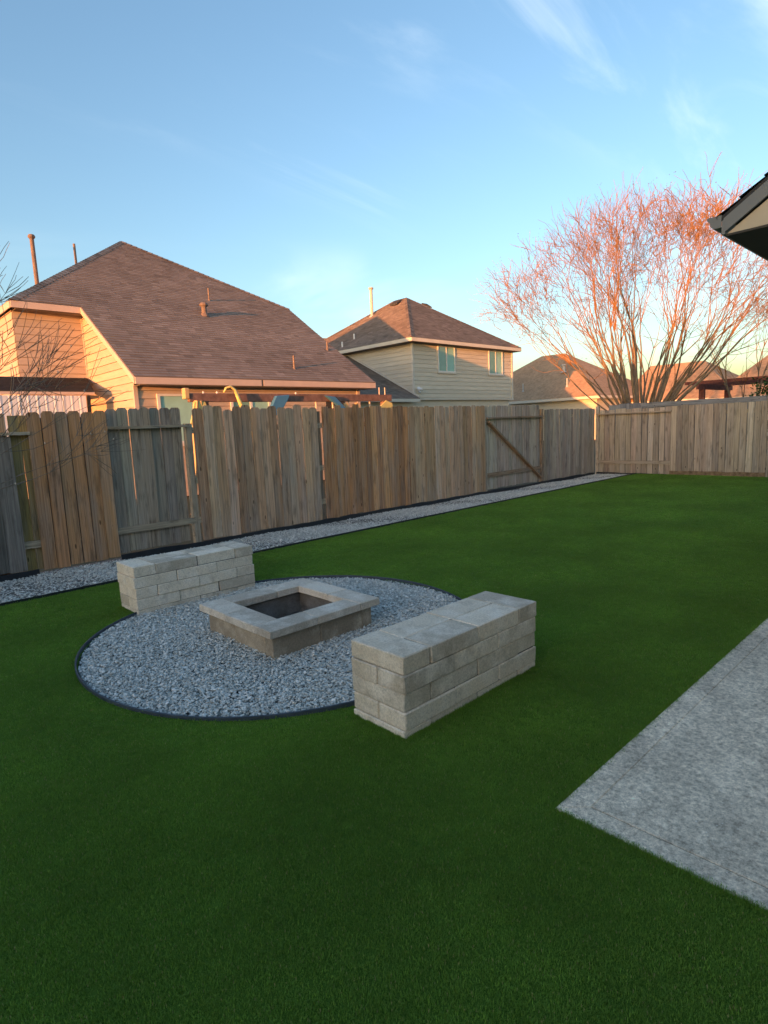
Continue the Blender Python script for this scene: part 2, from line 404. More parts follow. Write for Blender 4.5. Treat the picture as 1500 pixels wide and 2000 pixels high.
# stones
def rocks():
    k = NT('blue_grey_stone')
    oi = k.n('ShaderNodeObjectInfo').outputs['Random']
    c = k.ramp(oi, [(0, (.38, .40, .38, 1)), (.25, (.52, .54, .51, 1)), (.6, (.62, .635, .595, 1)), (.85, (.70, .705, .66, 1)), (1, (.86, .84, .78, 1))])
    v = k.coord('Object', (1, 1, 1), 5)
    c = k.mix(1, c, k.ramp(k.noise(v, 1.6, 4), [(.3, g(.75)), (.7, g(1.18))]), 'MULTIPLY')
    k.col(c); k.b.inputs['Roughness'].default_value = .72; k.b.inputs['Specular IOR Level'].default_value = .35
    res = []
    for q in range(7):
        bm = bmesh.new(); bmesh.ops.create_icosphere(bm, subdivisions=2, radius=1)
        rs = np.random.default_rng(50 + q)
        for _ in range(9):                       # chop facets off
            d = Vector(rs.normal(size=3)).normalized(); h = rs.uniform(.45, .8)
            for vv in bm.verts:
                t = vv.co.dot(d)
                if t > h: vv.co -= d * (t - h)
        sc = Vector((1, rs.uniform(.6, .9), rs.uniform(.28, .45)))
        for vv in bm.verts: vv.co = Vector((vv.co.x * sc.x, vv.co.y * sc.y, vv.co.z * sc.z))
        me = bpy.data.meshes.new('stone'); bm.to_mesh(me); bm.free(); me.materials.append(k.m)
        res.append(source('stone_source', me))
    return res
ROCKS = rocks()
def stones(name, pts, size):
    n = len(pts); rot = np.stack([RNG.normal(0, .33, n), RNG.normal(0, .33, n), RNG.uniform(0, 6.28, n)], 1)
    s = size * np.exp(RNG.normal(0, .28, n)); scl = np.stack([s, s, s], 1)
    scatter(name, pts, rot, scl, RNG.integers(0, 7, n), ROCKS)['label'] = 'loose blue grey crushed stones'
n = 88000
a = RNG.uniform(0, 2 * math.pi, n); r = CR * np.sqrt(RNG.uniform(0, 1, n)) - .012
x = CC[0] + r * np.cos(a); y = CC[1] + r * np.sin(a)
keep = ~in_bench(x, y, -.02) & ~((x > PIT[0] + .06) & (x < PIT[0] + .96) & (y > PIT[1] + .06) & (y < PIT[1] + .96))
x, y = x[keep], y[keep]; z = RNG.uniform(-.018, .012, len(x)) + .006 * np.sin(x * 5) * np.cos(y * 4)
stones('gravel', np.stack([x, y, z], 1), .0098)
n = 90000
x = RNG.uniform(-2.5, FX, n); yy = strip_y(x); t = RNG.uniform(0, 1, n); y = yy + .02 + t * (FY + .02 - yy)
z = -.02 - .05 * t + RNG.uniform(-.008, .016, n) + .012 * np.sin(x * 2.3 + 3 * t)
stones('gravel', np.stack([x, y, z], 1), .0120)

# turf blades
def turf():
    k = NT('turf_blade')
    oi = k.n('ShaderNodeObjectInfo').outputs['Random']
    a = k.n('ShaderNodeAttribute', attribute_name='tint').outputs['Fac']
    pos = k.n('ShaderNodeNewGeometry').outputs['Position']
    patch = k.noise(pos, .9, 5, .6)
    c = k.ramp(a, [(0, (.125, .235, .034, 1)), (.5, (.165, .31, .043, 1)), (.88, (.21, .365, .057, 1)), (1, (.38, .34, .15, 1))])
    c = k.mix(1, c, k.ramp(oi, [(0, g(.88)), (1, g(1.12))]), 'MULTIPLY')
    c = k.mix(1, c, k.ramp(patch, [(.3, g(.74)), (.7, g(1.22))]), 'MULTIPLY')
    k.col(c); k.b.inputs['Roughness'].default_value = .55; k.b.inputs['Specular IOR Level'].default_value = .3
    tl = k.n('ShaderNodeBsdfTranslucent', {'Color': k.mix(1, c, (1.25, 1.25, .8, 1), 'MULTIPLY')})
    ms_ = k.n('ShaderNodeMixShader', {0: .38}); k.t.links.new(k.b.outputs[0], ms_.inputs[1]); k.t.links.new(tl.outputs[0], ms_.inputs[2])
    k.t.links.new(ms_.outputs[0], [q for q in k.t.nodes if q.type == 'OUTPUT_MATERIAL'][0].inputs[0])
    src = []
    for q in range(5):
        rs = random.Random(90 + q); m = MB()
        for _ in range(26):
            bx, by = rs.gauss(0, .015), rs.gauss(0, .015); an = rs.uniform(0, 6.28); L = rs.uniform(.008, .015); ln = rs.uniform(.1, 1.0); w = rs.uniform(.0007, .0012)
            dx, dy = math.cos(an), math.sin(an); tn = rs.random()
            tn = tn * .9 if rs.random() < .98 else 1.0
            p0 = Vector((bx, by, -.003)); p1 = p0 + Vector((dx * ln * .3, dy * ln * .3, 1)).normalized() * L * .55
            p2 = p1 + Vector((dx * ln * 1.3, dy * ln * 1.3, .8)).normalized() * L * .5
            s = Vector((-dy, dx, 0)) * w
            m.face([p0 - s, p0 + s, p1 + s, p1 - s], tn); m.face([p1 - s, p1 + s, p2], tn)
        src.append(source('turf_tuft_source', m.mesh('turf_tuft', k.m)))
    P = []; S = []
    for (lo, hi, dens, sc) in ((0, 3.0, 5200, 1.0), (3.0, 5.5, 2900, 1.15), (5.5, 9, 1400, 1.4), (9, 20, 700, 1.8)):
        n = int(dens * 22 * 10); x = RNG.uniform(-6, 16, n); y = RNG.uniform(-2.9, 7.1, n); d = np.hypot(x, y)
        ang = np.degrees(np.arctan2(x, y)) - 43.4
        keep = (d >= lo) & (d < hi) & ((np.abs(ang) < 47) | (d < .9)) & (x < 15.93)
        keep &= (y < strip_y(x) - .005) & (np.hypot(x - CC[0], y - CC[1]) > CR + .025) & ~((x > SLAB[0] - .004) & (y < SLAB[1] + .004)) & ~in_bench(x, y, .004)
        x, y = x[keep], y[keep]; P.append(np.stack([x, y, np.zeros(len(x))], 1))
        h = RNG.uniform(.8, 1.15, len(x)); S.append(np.stack([np.full(len(x), sc), np.full(len(x), sc), h * (1 + (sc - 1) * .25)], 1))
    # a few longer blades where the pile meets the slab and the benches
    def edge(x0, y0, x1, y1, m_):
        t_ = RNG.uniform(0, 1, m_); nx, ny = (y1 - y0), -(x1 - x0); L_ = math.hypot(nx, ny); o_ = RNG.uniform(.001, .016, m_)
        P.append(np.stack([x0 + (x1 - x0) * t_ + nx / L_ * o_, y0 + (y1 - y0) * t_ + ny / L_ * o_, np.zeros(m_)], 1))
        S.append(np.stack([np.full(m_, .7), np.full(m_, .7), RNG.uniform(1.1, 2.1, m_)], 1))
    edge(SLAB[0], 1.15, SLAB[0], -1.0, 700)
    P[-1][:, 0] = 2 * SLAB[0] - P[-1][:, 0] if P[-1][:, 0].mean() > SLAB[0] else P[-1][:, 0]
    edge(5.5, SLAB[1], SLAB[0], SLAB[1], 700)
    P[-1][:, 1] = 2 * SLAB[1] - P[-1][:, 1] if P[-1][:, 1].mean() < SLAB[1] else P[-1][:, 1]
    for bx, by in BENCHES:
        for (a_, b_, c_, d_) in ((bx, by, bx + 1.195, by), (bx + 1.195, by, bx + 1.195, by + .4), (bx + 1.195, by + .4, bx, by + .4), (bx, by + .4, bx, by)):
            edge(a_, b_, c_, d_, int(330 * max(abs(c_ - a_), abs(d_ - b_))))
            keep = np.hypot(P[-1][:, 0] - CC[0], P[-1][:, 1] - CC[1]) > CR + .03
            P[-1] = P[-1][keep]; S[-1] = S[-1][keep]
    P = np.concatenate(P); S = np.concatenate(S); n = len(P)
    rot = np.stack([RNG.normal(0, .12, n), RNG.normal(0, .12, n), RNG.uniform(0, 6.28, n)], 1)
    o = scatter('grass', P, rot, S, RNG.integers(0, 5, n), src); o['label'] = 'short dark green artificial turf blades'
    print('tufts', n)
turf()

# ------------------------------------------------------------------ edgings
def edging():
    m = MB(); N = 96; prof = [(-.005, -.06), (-.005, .022), (-.002, .027), (.005, .024), (.005, -.06)]
    P = []
    for i in range(N):
        a_ = 2 * math.pi * i / N; c_, s_ = math.cos(a_), math.sin(a_); wob = .006 * math.sin(5 * a_ + 1)
        P.append([(CC[0] + (CR + .008 + wob + d) * c_, CC[1] + (CR + .008 + wob + d) * s_, z_ + .004 * math.sin(3 * a_)) for d, z_ in prof])
    for i in range(N):
        A, B = P[i], P[(i + 1) % N]
        for q in range(len(prof) - 1): m.face([A[q], B[q], B[q + 1], A[q + 1]])
    o = m.build('lawn_edging', M['edging'], smooth=False)
    o['label'] = 'dark plastic edging curved round the gravel circle'; o['category'] = 'edging'
    m = MB(); xs = np.linspace(-3, 15.9, 60)
    for q, (p, s) in enumerate(zip(xs, xs[1:])):
        y0, y1 = strip_y(p) + .004 * math.sin(p * 3), strip_y(s) + .004 * math.sin(s * 3)
        m.solid([(p, y0 - .005, -.06), (s, y1 - .005, -.06), (s, y1 + .006, -.06), (p, y0 + .006, -.06)], (0, 0, .088))
    o = m.build('lawn_edging', M['black_plastic'])
    o['label'] = 'straight black edging between lawn and gravel strip along the fence'; o['category'] = 'edging'
edging()

# ------------------------------------------------------------------ block benches and fire pit
def block_mesh(size, mat, seed, name='concrete_block', rough=.0012):
    bm = bmesh.new(); bmesh.ops.create_cube(bm, size=1)
    for v in bm.verts: v.co = Vector((v.co.x * size[0], v.co.y * size[1], v.co.z * size[2]))
    bmesh.ops.bevel(bm, geom=bm.edges[:], offset=.005, segments=1, affect='EDGES')
    rs = random.Random(seed)
    for v in bm.verts: v.co += Vector((rs.gauss(0, rough), rs.gauss(0, rough), rs.gauss(0, rough * .5)))
    me = bpy.data.meshes.new(name); bm.to_mesh(me); bm.free(); me.materials.append(mat); return me
SM = [block_mesh((.3945, .1955, .0942), M['block'], i) for i in range(6)]
def bench(x0, y0, label):
    t = thing('block_bench', (x0, y0, 0), label, 'bench', 'concrete block benches beside the fire pit')
    hgt = .0975; rs = random.Random(int(x0 * 1000 + y0 * 77))
    MB().box((.018, .012, -.05), (1.178, .388, .424)).build('dark_seam_core', M['ash'], t)  # dark box added inside so the gaps between blocks look dark
    for c in range(5):
        zc = .431 - hgt * (c + .5); off = (rs.gauss(0, .006), rs.gauss(0, .003))
        if c % 2 == 0: lay = [(.0985, .2, 1), (.398, .1, 0), (.398, .3, 0), (.797, .1, 0), (.797, .3, 0), (1.0965, .2, 1)]
        else: lay = [(.1985 + .399 * i, .1 + .2 * j, 0) for i in range(3) for j in range(2)]
        for (bx, by, turn) in lay:
            o = link('concrete_block', rs.choice(SM), t)
            o.location = (bx + off[0] + rs.gauss(0, .0015), by + off[1] + rs.gauss(0, .003), zc)
            o.rotation_euler = (0, 0, (math.pi / 2 if turn else 0) + rs.gauss(0, .003) + (math.pi if rs.random() < .5 else 0))
    return t
bench(*BENCHES[0], 'nearer grey concrete block bench on the patio side of the fire pit')
bench(*BENCHES[1], 'farther grey concrete block bench on the fence side of the fire pit')
def fire_pit():
    x0, y0, s = PIT; t = thing('fire_pit', (x0 + s / 2, y0 + s / 2, 0), 'low square concrete fire pit with pale cap in gravel circle', 'fire pit')
    rs = random.Random(3); h = s / 2; W = .2; zt = .222; th = .058
    capm = [block_mesh(((s - W) / 2 - .003, W - .002, th), M['cap'], 20 + i, 'cap_block') for i in range(4)]
    for q in range(4):
        for j in range(2):
            # pinwheel: along side q, from corner
            lx = -h + (s - W) / 4 + j * (s - W) / 2; ly = -h + W / 2
            a = q * math.pi / 2; o = link('cap_block', capm[(q + j) % 4], t)
            o.location = (lx * math.cos(a) - ly * math.sin(a), lx * math.sin(a) + ly * math.cos(a), zt - th / 2 + rs.gauss(0, .0008))
            o.rotation_euler = (0, 0, a + rs.gauss(0, .002))
    b = .46; wt = .10; zh = zt - th
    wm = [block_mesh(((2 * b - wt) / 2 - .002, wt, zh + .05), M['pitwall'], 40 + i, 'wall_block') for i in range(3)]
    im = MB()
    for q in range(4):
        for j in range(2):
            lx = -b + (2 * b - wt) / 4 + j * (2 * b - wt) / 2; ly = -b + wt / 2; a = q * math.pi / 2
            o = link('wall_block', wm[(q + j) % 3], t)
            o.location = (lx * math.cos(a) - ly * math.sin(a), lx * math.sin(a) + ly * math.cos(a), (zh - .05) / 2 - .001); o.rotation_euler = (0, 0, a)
    i_ = b - wt - .012
    lin = MB()
    for q in range(4):
        a = q * math.pi / 2; c_, s_ = math.cos(a), math.sin(a); rot = lambda X, Y: (X * c_ - Y * s_, X * s_ + Y * c_)
        p = [rot(-i_, -i_), rot(i_, -i_), rot(i_, -i_ - .01), rot(-i_, -i_ - .01)]
        lin.solid([(*w, -.05) for w in p], (0, 0, zh + .04))
    lin.build('sooty_liner', M['soot'], t)
    fl = MB(); n_ = 14; hs = [[random.Random(i * 31 + j).uniform(-.012, .012) - .02 for j in range(n_ + 1)] for i in range(n_ + 1)]
    for i in range(n_):
        for j in range(n_):
            q = lambda I, J: (-i_ + 2 * i_ * I / n_, -i_ + 2 * i_ * J / n_, hs[I][J])
            fl.face([q(i, j), q(i + 1, j), q(i + 1, j + 1), q(i, j + 1)])
    fl.build('ash_bed', M['ash'], t)
fire_pit()

# ------------------------------------------------------------------ fences
def picket_mesh(seed, dog, W=.14, H=1.0, T=.018):
    """unit height 1, shaped along z; origin at bottom centre of the near face"""
    rs = random.Random(seed); n = 9; m = MB(); rows = []
    bend = rs.gauss(0, .0015); tw = rs.gauss(0, .02); ph = rs.uniform(0, 6)
    zs = [i / n for i in range(n)] + ([.984, 1.0] if dog else [1.0])
    for i, zq in enumerate(zs):
        cx_ = bend * math.sin(zq * 3.0 + ph); cy_ = .003 * math.sin(zq * 4 + ph * 2) + .004 * (zq - .5) * rs.uniform(-1, 1)
        w = W / 2 + rs.gauss(0, .0009)
        if dog and i == len(zs) - 1: w -= .027
        jag = rs.gauss(0, .0012) if zq == 0 else 0
        yw = tw * (zq - .5) * .1
        rows.append([(cx_ - w, cy_ - yw, zq + jag), (cx_ + w, cy_ + yw, zq - jag), (cx_ + w, cy_ + yw + T, zq - jag), (cx_ - w, cy_ - yw + T, zq + jag)])
    for a_, b_ in zip(rows, rows[1:]):
        for q in range(4): m.face([a_[q], a_[(q + 1) % 4], b_[(q + 1) % 4], b_[q]])
    m.face(rows[0][::-1]); m.face(rows[-1])
    me = m.mesh('picket', M['wood']); return me
DOG = [picket_mesh(100 + i, True) for i in range(9)]
FLAT = [picket_mesh(200 + i, False) for i in range(8)]
TONES = {'slate': [(.20, .215, .235), (.23, .245, .265)],
         'brown': [(0.516, 0.267, 0.124), (0.554, 0.301, 0.150), (0.465, 0.244, 0.119), (0.593, 0.318, 0.155)],
         'tan': [(0.477, 0.301, 0.176), (0.541, 0.351, 0.212), (0.438, 0.273, 0.161), (0.516, 0.341, 0.217), (0.593, 0.397, 0.253)],
         'grey': [(0.320, 0.262, 0.196), (0.365, 0.293, 0.213), (0.282, 0.238, 0.185), (0.397, 0.317, 0.230)],
         'weathered': [(0.424, 0.340, 0.263), (0.377, 0.306, 0.240), (0.459, 0.375, 0.292)],
         'dark': [(0.192, 0.171, 0.146), (0.230, 0.201, 0.168)],
         'pale': [(0.471, 0.380, 0.286), (0.424, 0.340, 0.257), (0.377, 0.300, 0.228), (0.506, 0.414, 0.314)],
         'rail': [(0.461, 0.366, 0.246), (0.397, 0.323, 0.230)],
         'redrail': [(.31, .215, .14)],
         'olive': [(0.422, 0.293, 0.112), (0.371, 0.256, 0.095)]}
def fence_run(root, along, u0, u1, face, z0, z1, meshes, tone, near, w=.145, gap=.004, seed=0, ztop_j=.012, slits=(), tilt=.003):
    """pickets from u0 to u1; along 'x' (face = y) or 'y' (face = x); near: pickets on the yard side"""
    rs = random.Random(seed); n = max(1, round((u1 - u0) / w)); w = (u1 - u0) / n
    for i in range(n):
        o = link('picket', rs.choice(meshes), root); h = z1 - z0 + rs.gauss(0, ztop_j)
        u = u0 + (i + .5) * w; sx = (w - gap * rs.uniform(.3, 1.7)) / .14
        if i in slits: sx *= .87
        d = (0 if near else .058) + rs.uniform(0, .004)
        zz_ = z0 + rs.gauss(0, .006)
        if along == 'x': o.location = (u, face + d, zz_); o.rotation_euler = (rs.gauss(0, .004), rs.gauss(0, tilt), rs.gauss(0, .02))
        else: o.location = (face + d, u, zz_); o.rotation_euler = (rs.gauss(0, .005), rs.gauss(0, .004), -math.pi / 2 + rs.gauss(0, .02))
        o.scale = (sx, 1, h); c = rs.choice(TONES[tone]); b = rs.uniform(.82, 1.17); o.color = (c[0] * b, c[1] * b * rs.uniform(.96, 1.04), c[2] * b, 1)
def beam(root, name, a, b, w, h, tone, seed=0, upv=(0, 0, 1)):
    """a straight timber; its own axis is local z so the grain runs along it"""
    a, b = Vector(a), Vector(b); d = b - a; L = d.length
    rs = random.Random(seed); m = MB(); rows = []; n = 6
    for i in range(n + 1):
        zq = L * i / n; ox, oy = rs.gauss(0, .002), rs.gauss(0, .002)
        rows.append([(ox - w / 2, oy - h / 2, zq), (ox + w / 2, oy - h / 2, zq), (ox + w / 2, oy + h / 2, zq), (ox - w / 2, oy + h / 2, zq)])
    for p, q in zip(rows, rows[1:]):
        for e in range(4): m.face([p[e], p[(e + 1) % 4], q[(e + 1) % 4], q[e]])
    m.face(rows[0][::-1]); m.face(rows[-1])
    o = m.build(name, M['wood'], root)
    z = d.normalized(); x = Vector(upv).cross(z)
    if x.length < 1e-4: x = Vector((1, 0, 0)).cross(z)
    x.normalize(); y = z.cross(x)
    o.matrix_local = Matrix(((x.x, y.x, z.x, a.x), (x.y, y.y, z.y, a.y), (x.z, y.z, z.z, a.z), (0, 0, 0, 1)))
    c = random.Random(seed + 5).choice(TONES[tone]); o.color = (*c, 1); return o
def rails(root, along, u0, u1, face, zs, tone='rail', near=True):
    """rails behind near pickets; on recessed bays the top rail is a shelf that stands proud"""
    for i, zr in enumerate(zs):
        shelf = (not near) and i == 0
        f = face + (.012 if shelf else .034 if not near else .037)
        A, B = ((u0, f, zr), (u1, f, zr)) if along == 'x' else ((f, u0, zr), (f, u1, zr))
        beam(root, 'rail', A, B, .085 if shelf else .036, .036 if shelf else .088, tone, seed=int(u0 * 97) + i * 7)
def post(root, x, y, h, tone='rail', s=.088, z0=-.1): beam(root, 'post', (x, y, z0), (x, y, h), s, s, tone, seed=int(x * 31 + y * 7))
def rot_board(root, along, u0, u1, face, mat='black_plastic', top=.0):
    m = MB(); n = max(2, int((u1 - u0) / .25)); rs = random.Random(int(u0 * 10))
    us = np.linspace(u0, u1, n + 1); hs = [top + rs.uniform(.0, .025) for _ in us]
    for i in range(n):
        a_, b_ = us[i], us[i + 1]
        if along == 'x': m.solid([(a_, face - .012, -.14), (b_, face - .012, -.14), (b_, face - .012, hs[i + 1]), (a_, face - .012, hs[i])], (0, .01, 0))
        else: m.solid([(face - .012, a_, -.14), (face - .012, b_, -.14), (face - .012, b_, hs[i + 1]), (face - .012, a_, hs[i])], (.01, 0, 0))
    m.build('bottom_board', M[mat], root)
def F(x, label, group='bays of the weathered wooden fence'): return thing('fence_bay', (0, 0, 0), label, 'fence', group)

f = F(0, 'dark grey weathered fence bay at the left edge of the yard')
fence_run(f, 'x', -1.2, 1.64, FY, .0, 1.90, FLAT, 'brown', False, seed=1)
fence_run(f, 'x', -1.2, 1.665, FY - .012, .02, 1.62, FLAT, 'dark', True, w=.19, seed=2)
rails(f, 'x', -1.2, 1.66, FY, (1.66, .32), near=False); rot_board(f, 'x', -1.2, 1.78, FY)
f = F(0, 'narrow fence bay with olive brown recessed boards left of new brown pickets')
fence_run(f, 'x', 1.668, 1.90, FY, .0, 1.88, FLAT, 'olive', False, w=.115, gap=.002, tilt=.001, seed=3)
rails(f, 'x', 1.66, 1.86, FY, (1.66, .32), near=False)
f = F(0, 'fence bay of six wide new brown pickets left of the grey recessed bay')
fence_run(f, 'x', 1.91, 2.74, FY, .0, 1.86, FLAT, 'dark', False, w=.14, gap=.001, tilt=.0006, seed=44)  # backing row added behind the brown pickets to keep their gaps dark
fence_run(f, 'x', 1.84, 2.755, FY - .005, -.015, 1.90, DOG, 'brown', True, w=.152, gap=.008, tilt=.002, seed=4, ztop_j=.006)
rails(f, 'x', 1.88, 2.75, FY + .02, (1.55, .32))
f = F(0, 'recessed dark grey fence bay with dog ear tops and visible rails')
fence_run(f, 'x', 2.77, 3.78, FY, .03, 1.945, DOG, 'grey', False, w=.145, gap=.002, tilt=.0008, seed=5, ztop_j=.005)
rails(f, 'x', 2.755, 3.87, FY, (1.69, .325), 'rail', near=False); post(f, 3.88, FY + .06, 1.72, 'grey'); rot_board(f, 'x', 2.76, 3.95, FY)
f = F(0, 'tall grey brown dog ear fence bay facing the gravel circle')
fence_run(f, 'x', 3.95, 6.17, FY, .015, 1.945, DOG, 'tan', True, w=.158, gap=.004, seed=6, slits=(4, 12), ztop_j=.016)
rails(f, 'x', 3.9, 6.2, FY, (1.62, .9, .32)); rot_board(f, 'x', 3.95, 6.25, FY); post(f, 6.21, FY + .08, 1.86, 'redrail')
f = F(0, 'warm brown flat topped fence bay in the middle of the fence')
fence_run(f, 'x', 6.265, 8.36, FY, .015, 1.925, FLAT + DOG[:3], 'brown', True, w=.14, gap=.006, seed=7, ztop_j=.014)
rails(f, 'x', 6.2, 8.4, FY, (1.62, .9, .32)); rot_board(f, 'x', 6.25, 8.38, FY); post(f, 8.37, FY + .085, 1.8, 'redrail')
f = F(0, 'grey brown dog ear fence bay just left of the gate')
fence_run(f, 'x', 8.385, 10.82, FY, .01, 1.925, DOG, 'tan', True, w=.15, gap=.007, seed=8, slits=(7, 8))
rails(f, 'x', 8.4, 10.8, FY, (1.62, .9, .32)); rot_board(f, 'x', 8.38, 10.83, FY); post(f, 10.86, FY + .06, 1.8, 'rail')
gt = thing('fence_gate', (0, 0, 0), 'weathered wooden gate with a brown diagonal brace in the fence', 'gate')
fence_run(gt, 'x', 10.90, 13.16, FY, .03, 1.925, DOG, 'weathered', False, w=.15, gap=.004, seed=9, ztop_j=.008)
rails(gt, 'x', 10.9, 13.15, FY, (1.64, .36), 'redrail', near=False)
beam(gt, 'brace', (10.95, FY + .016, 1.56), (13.12, FY + .016, .12), .036, .12, 'redrail', 77, upv=(0, 1, 0))
rot_board(gt, 'x', 10.84, 13.2, FY)
f = F(0, 'grey flat topped fence bay between the gate and the corner')
post(f, 13.22, FY + .055, 1.82, 'redrail')
fence_run(f, 'x', 13.29, 15.93, FY, .01, 1.80, FLAT, 'weathered', True, w=.15, gap=.003, seed=10, ztop_j=.006)
rails(f, 'x', 13.2, 15.9, FY, (1.62, .32)); rot_board(f, 'x', 13.2, 15.9, FY)
f = F(0, 'recessed back fence bay with two rails under the bare tree')
fence_run(f, 'y', 6.03, 7.98, FX, -.02, 1.745, FLAT, 'weathered', False, w=.15, gap=.010, seed=12, ztop_j=.006)
rails(f, 'y', 6.0, 8.03, FX, (1.635, .305), 'pale', near=False)
post(f, FX + .06, 8.02, 1.86, 'pale'); rot_board(f, 'y', 6.02, 8.02, FX)
f = F(0, 'pale grey back fence bay of flat pickets at the right edge')
fence_run(f, 'y', 3.86, 6.02, FX, -.03, 1.76, FLAT, 'pale', True, w=.148, gap=.006, seed=13, ztop_j=.006)
rails(f, 'y', 3.9, 6.0, FX, (1.55, .32)); rot_board(f, 'y', 3.86, 6.02, FX, 'soil', .09)
f = F(0, 'short stretch of back fence past the last pale bay')
fence_run(f, 'y', -3, 3.85, FX - .02, -.03, 1.78, FLAT, 'pale', True, w=.148, gap=.006, seed=14); rails(f, 'y', -3, 3.85, FX - .02, (1.55, .32))
# the neighbour's fence just beyond
f = thing('fence_bay', (0, 0, 0), 'blue grey boarded fence showing just above the back fence', 'fence')
fence_run(f, 'y', 4.0, 7.9, FX + .45, -.1, 1.88, FLAT, 'slate', True, w=.3, gap=.003, seed=15, ztop_j=.003)
beam(f, 'cap_board', (FX + .43, 4.0, 1.83), (FX + .43, 6.95, 1.83), .12, .02, 'slate', 900, upv=(1, 0, 0))
# unseen side fence added at the left to shade the yard
f = thing('fence_bay', (0, 0, 0), 'unseen side fence added left of the yard to cast shade', 'fence')
for y0 in range(-4, 8, 2):
    fence_run(f, 'y', y0, y0 + 2, -6.2, -.05, 1.88, FLAT, 'tan', True, w=.25, seed=30 + y0)
rails(f, 'y', -4, 8, -6.2, (1.6, .3))

# ------------------------------------------------------------------ houses
def clip(poly, a, b, c):
    """keep a*x+b*y<=c"""
    o = []
    for i in range(len(poly)):
        p, q = poly[i], poly[(i + 1) % len(poly)]; dp, dq = a * p[0] + b * p[1] - c, a * q[0] + b * q[1] - c
        if dp <= 0: o.append(p)
        if dp * dq < 0: t = dp / (dp - dq); o.append((p[0] + (q[0] - p[0]) * t, p[1] + (q[1] - p[1]) * t))
    return o
def shingles(polys, e_dir, s_dir, origin, mat, parent, exposure=.145, width=.30, seed=0, thick=.014, name='shingles'):
    """overlapping tabs on a roof plane; polys are convex 3D polygons on that plane"""
    e, s, o = Vector(e_dir).normalized(), Vector(s_dir).normalized(), Vector(origin); nrm = e.cross(s).normalized()
    if nrm.z < 0: nrm = -nrm
    rs = random.Random(seed); m = MB()
    for poly in polys:
        P2 = [((Vector(p) - o).dot(e), (Vector(p) - o).dot(s)) for p in poly]
        ar = sum(P2[i][0] * P2[(i + 1) % len(P2)][1] - P2[(i + 1) % len(P2)][0] * P2[i][1] for i in range(len(P2)))
        if ar < 0: P2 = P2[::-1]
        hp = []
        for i in range(len(P2)):
            (x0, y0), (x1, y1) = P2[i], P2[(i + 1) % len(P2)]; a, b = y1 - y0, -(x1 - x0); hp.append((a, b, a * x0 + b * y0))
        us = [p[0] for p in P2]; vs_ = [p[1] for p in P2]
        for row in range(int(math.floor(min(vs_) / exposure - 1e-6)), int(math.ceil(max(vs_) / exposure))):
            v0, v1 = row * exposure, (row + 1) * exposure; u = min(us) - rs.uniform(0, width)
            while u < max(us):
                w = width * rs.choice((.5, .75, 1, 1.1)); q = [(u, v0), (u + w, v0), (u + w, v1), (u, v1)]
                for h in hp:
                    q = clip(q, *h)
                    if len(q) < 3: break
                if len(q) >= 3:
                    tn = min(1, max(0, rs.gauss(.48, .17))); lift = rs.uniform(.8, 1.25) * thick
                    P = [o + e * a_ + s * b_ + nrm * (.003 + lift * (1 - (b_ - v0) / exposure)) for a_, b_ in q]
                    m.face(P, tn)
                    low = [p for p in q if p[1] < v0 + 1e-5]
                    if len(low) >= 2:
                        l, r_ = min(low), max(low); A = o + e * l[0] + s * l[1]; B = o + e * r_[0] + s * r_[1]
                        m.face([A, B, B + nrm * (.003 + lift), A + nrm * (.003 + lift)], tn * .6)
                u += w
    ob = m.build(name, mat, parent); ob['kind'] = 'stuff'; return ob
def siding(root, a, b, z0, z1, nrm, mat, exposure=.2, cut=None, name='siding_board', t0=.006, t1=.026):
    """lap boards from a to b (xy points), each one its own part. cut(z)->(ua,ub) limits along the run"""
    a, b, nrm = Vector((*a, 0)), Vector((*b, 0)), Vector(nrm); L = (b - a).length; d = (b - a) / L; z = z0
    while z < z1 - .02:
        zn = min(z + exposure, z1); zt = zn - .008; lo, hi = (0, L), (0, L)
        if cut: lo, hi = cut(z), cut(zt)
        if max(lo[1] - lo[0], hi[1] - hi[0]) > .03:
            m = MB(); P = lambda u, zz, t: a + d * u + nrm * t + Vector((0, 0, zz))
            hi = (hi[0], max(hi[1], hi[0] + .002))
            ba, bb, ta, tb = P(lo[0], z, t1), P(lo[1], z, t1), P(hi[0], zt, t0), P(hi[1], zt, t0)
            m.face([ba, bb, tb, ta]); m.face([P(lo[0], z, 0), P(lo[1], z, 0), bb, ba]); m.face([P(lo[0], z, 0), ba, ta, P(hi[0], zt, 0)]); m.face([bb, P(lo[1], z, 0), P(hi[1], zt, 0), tb])
            m.build(name, mat, root)
        z = zn
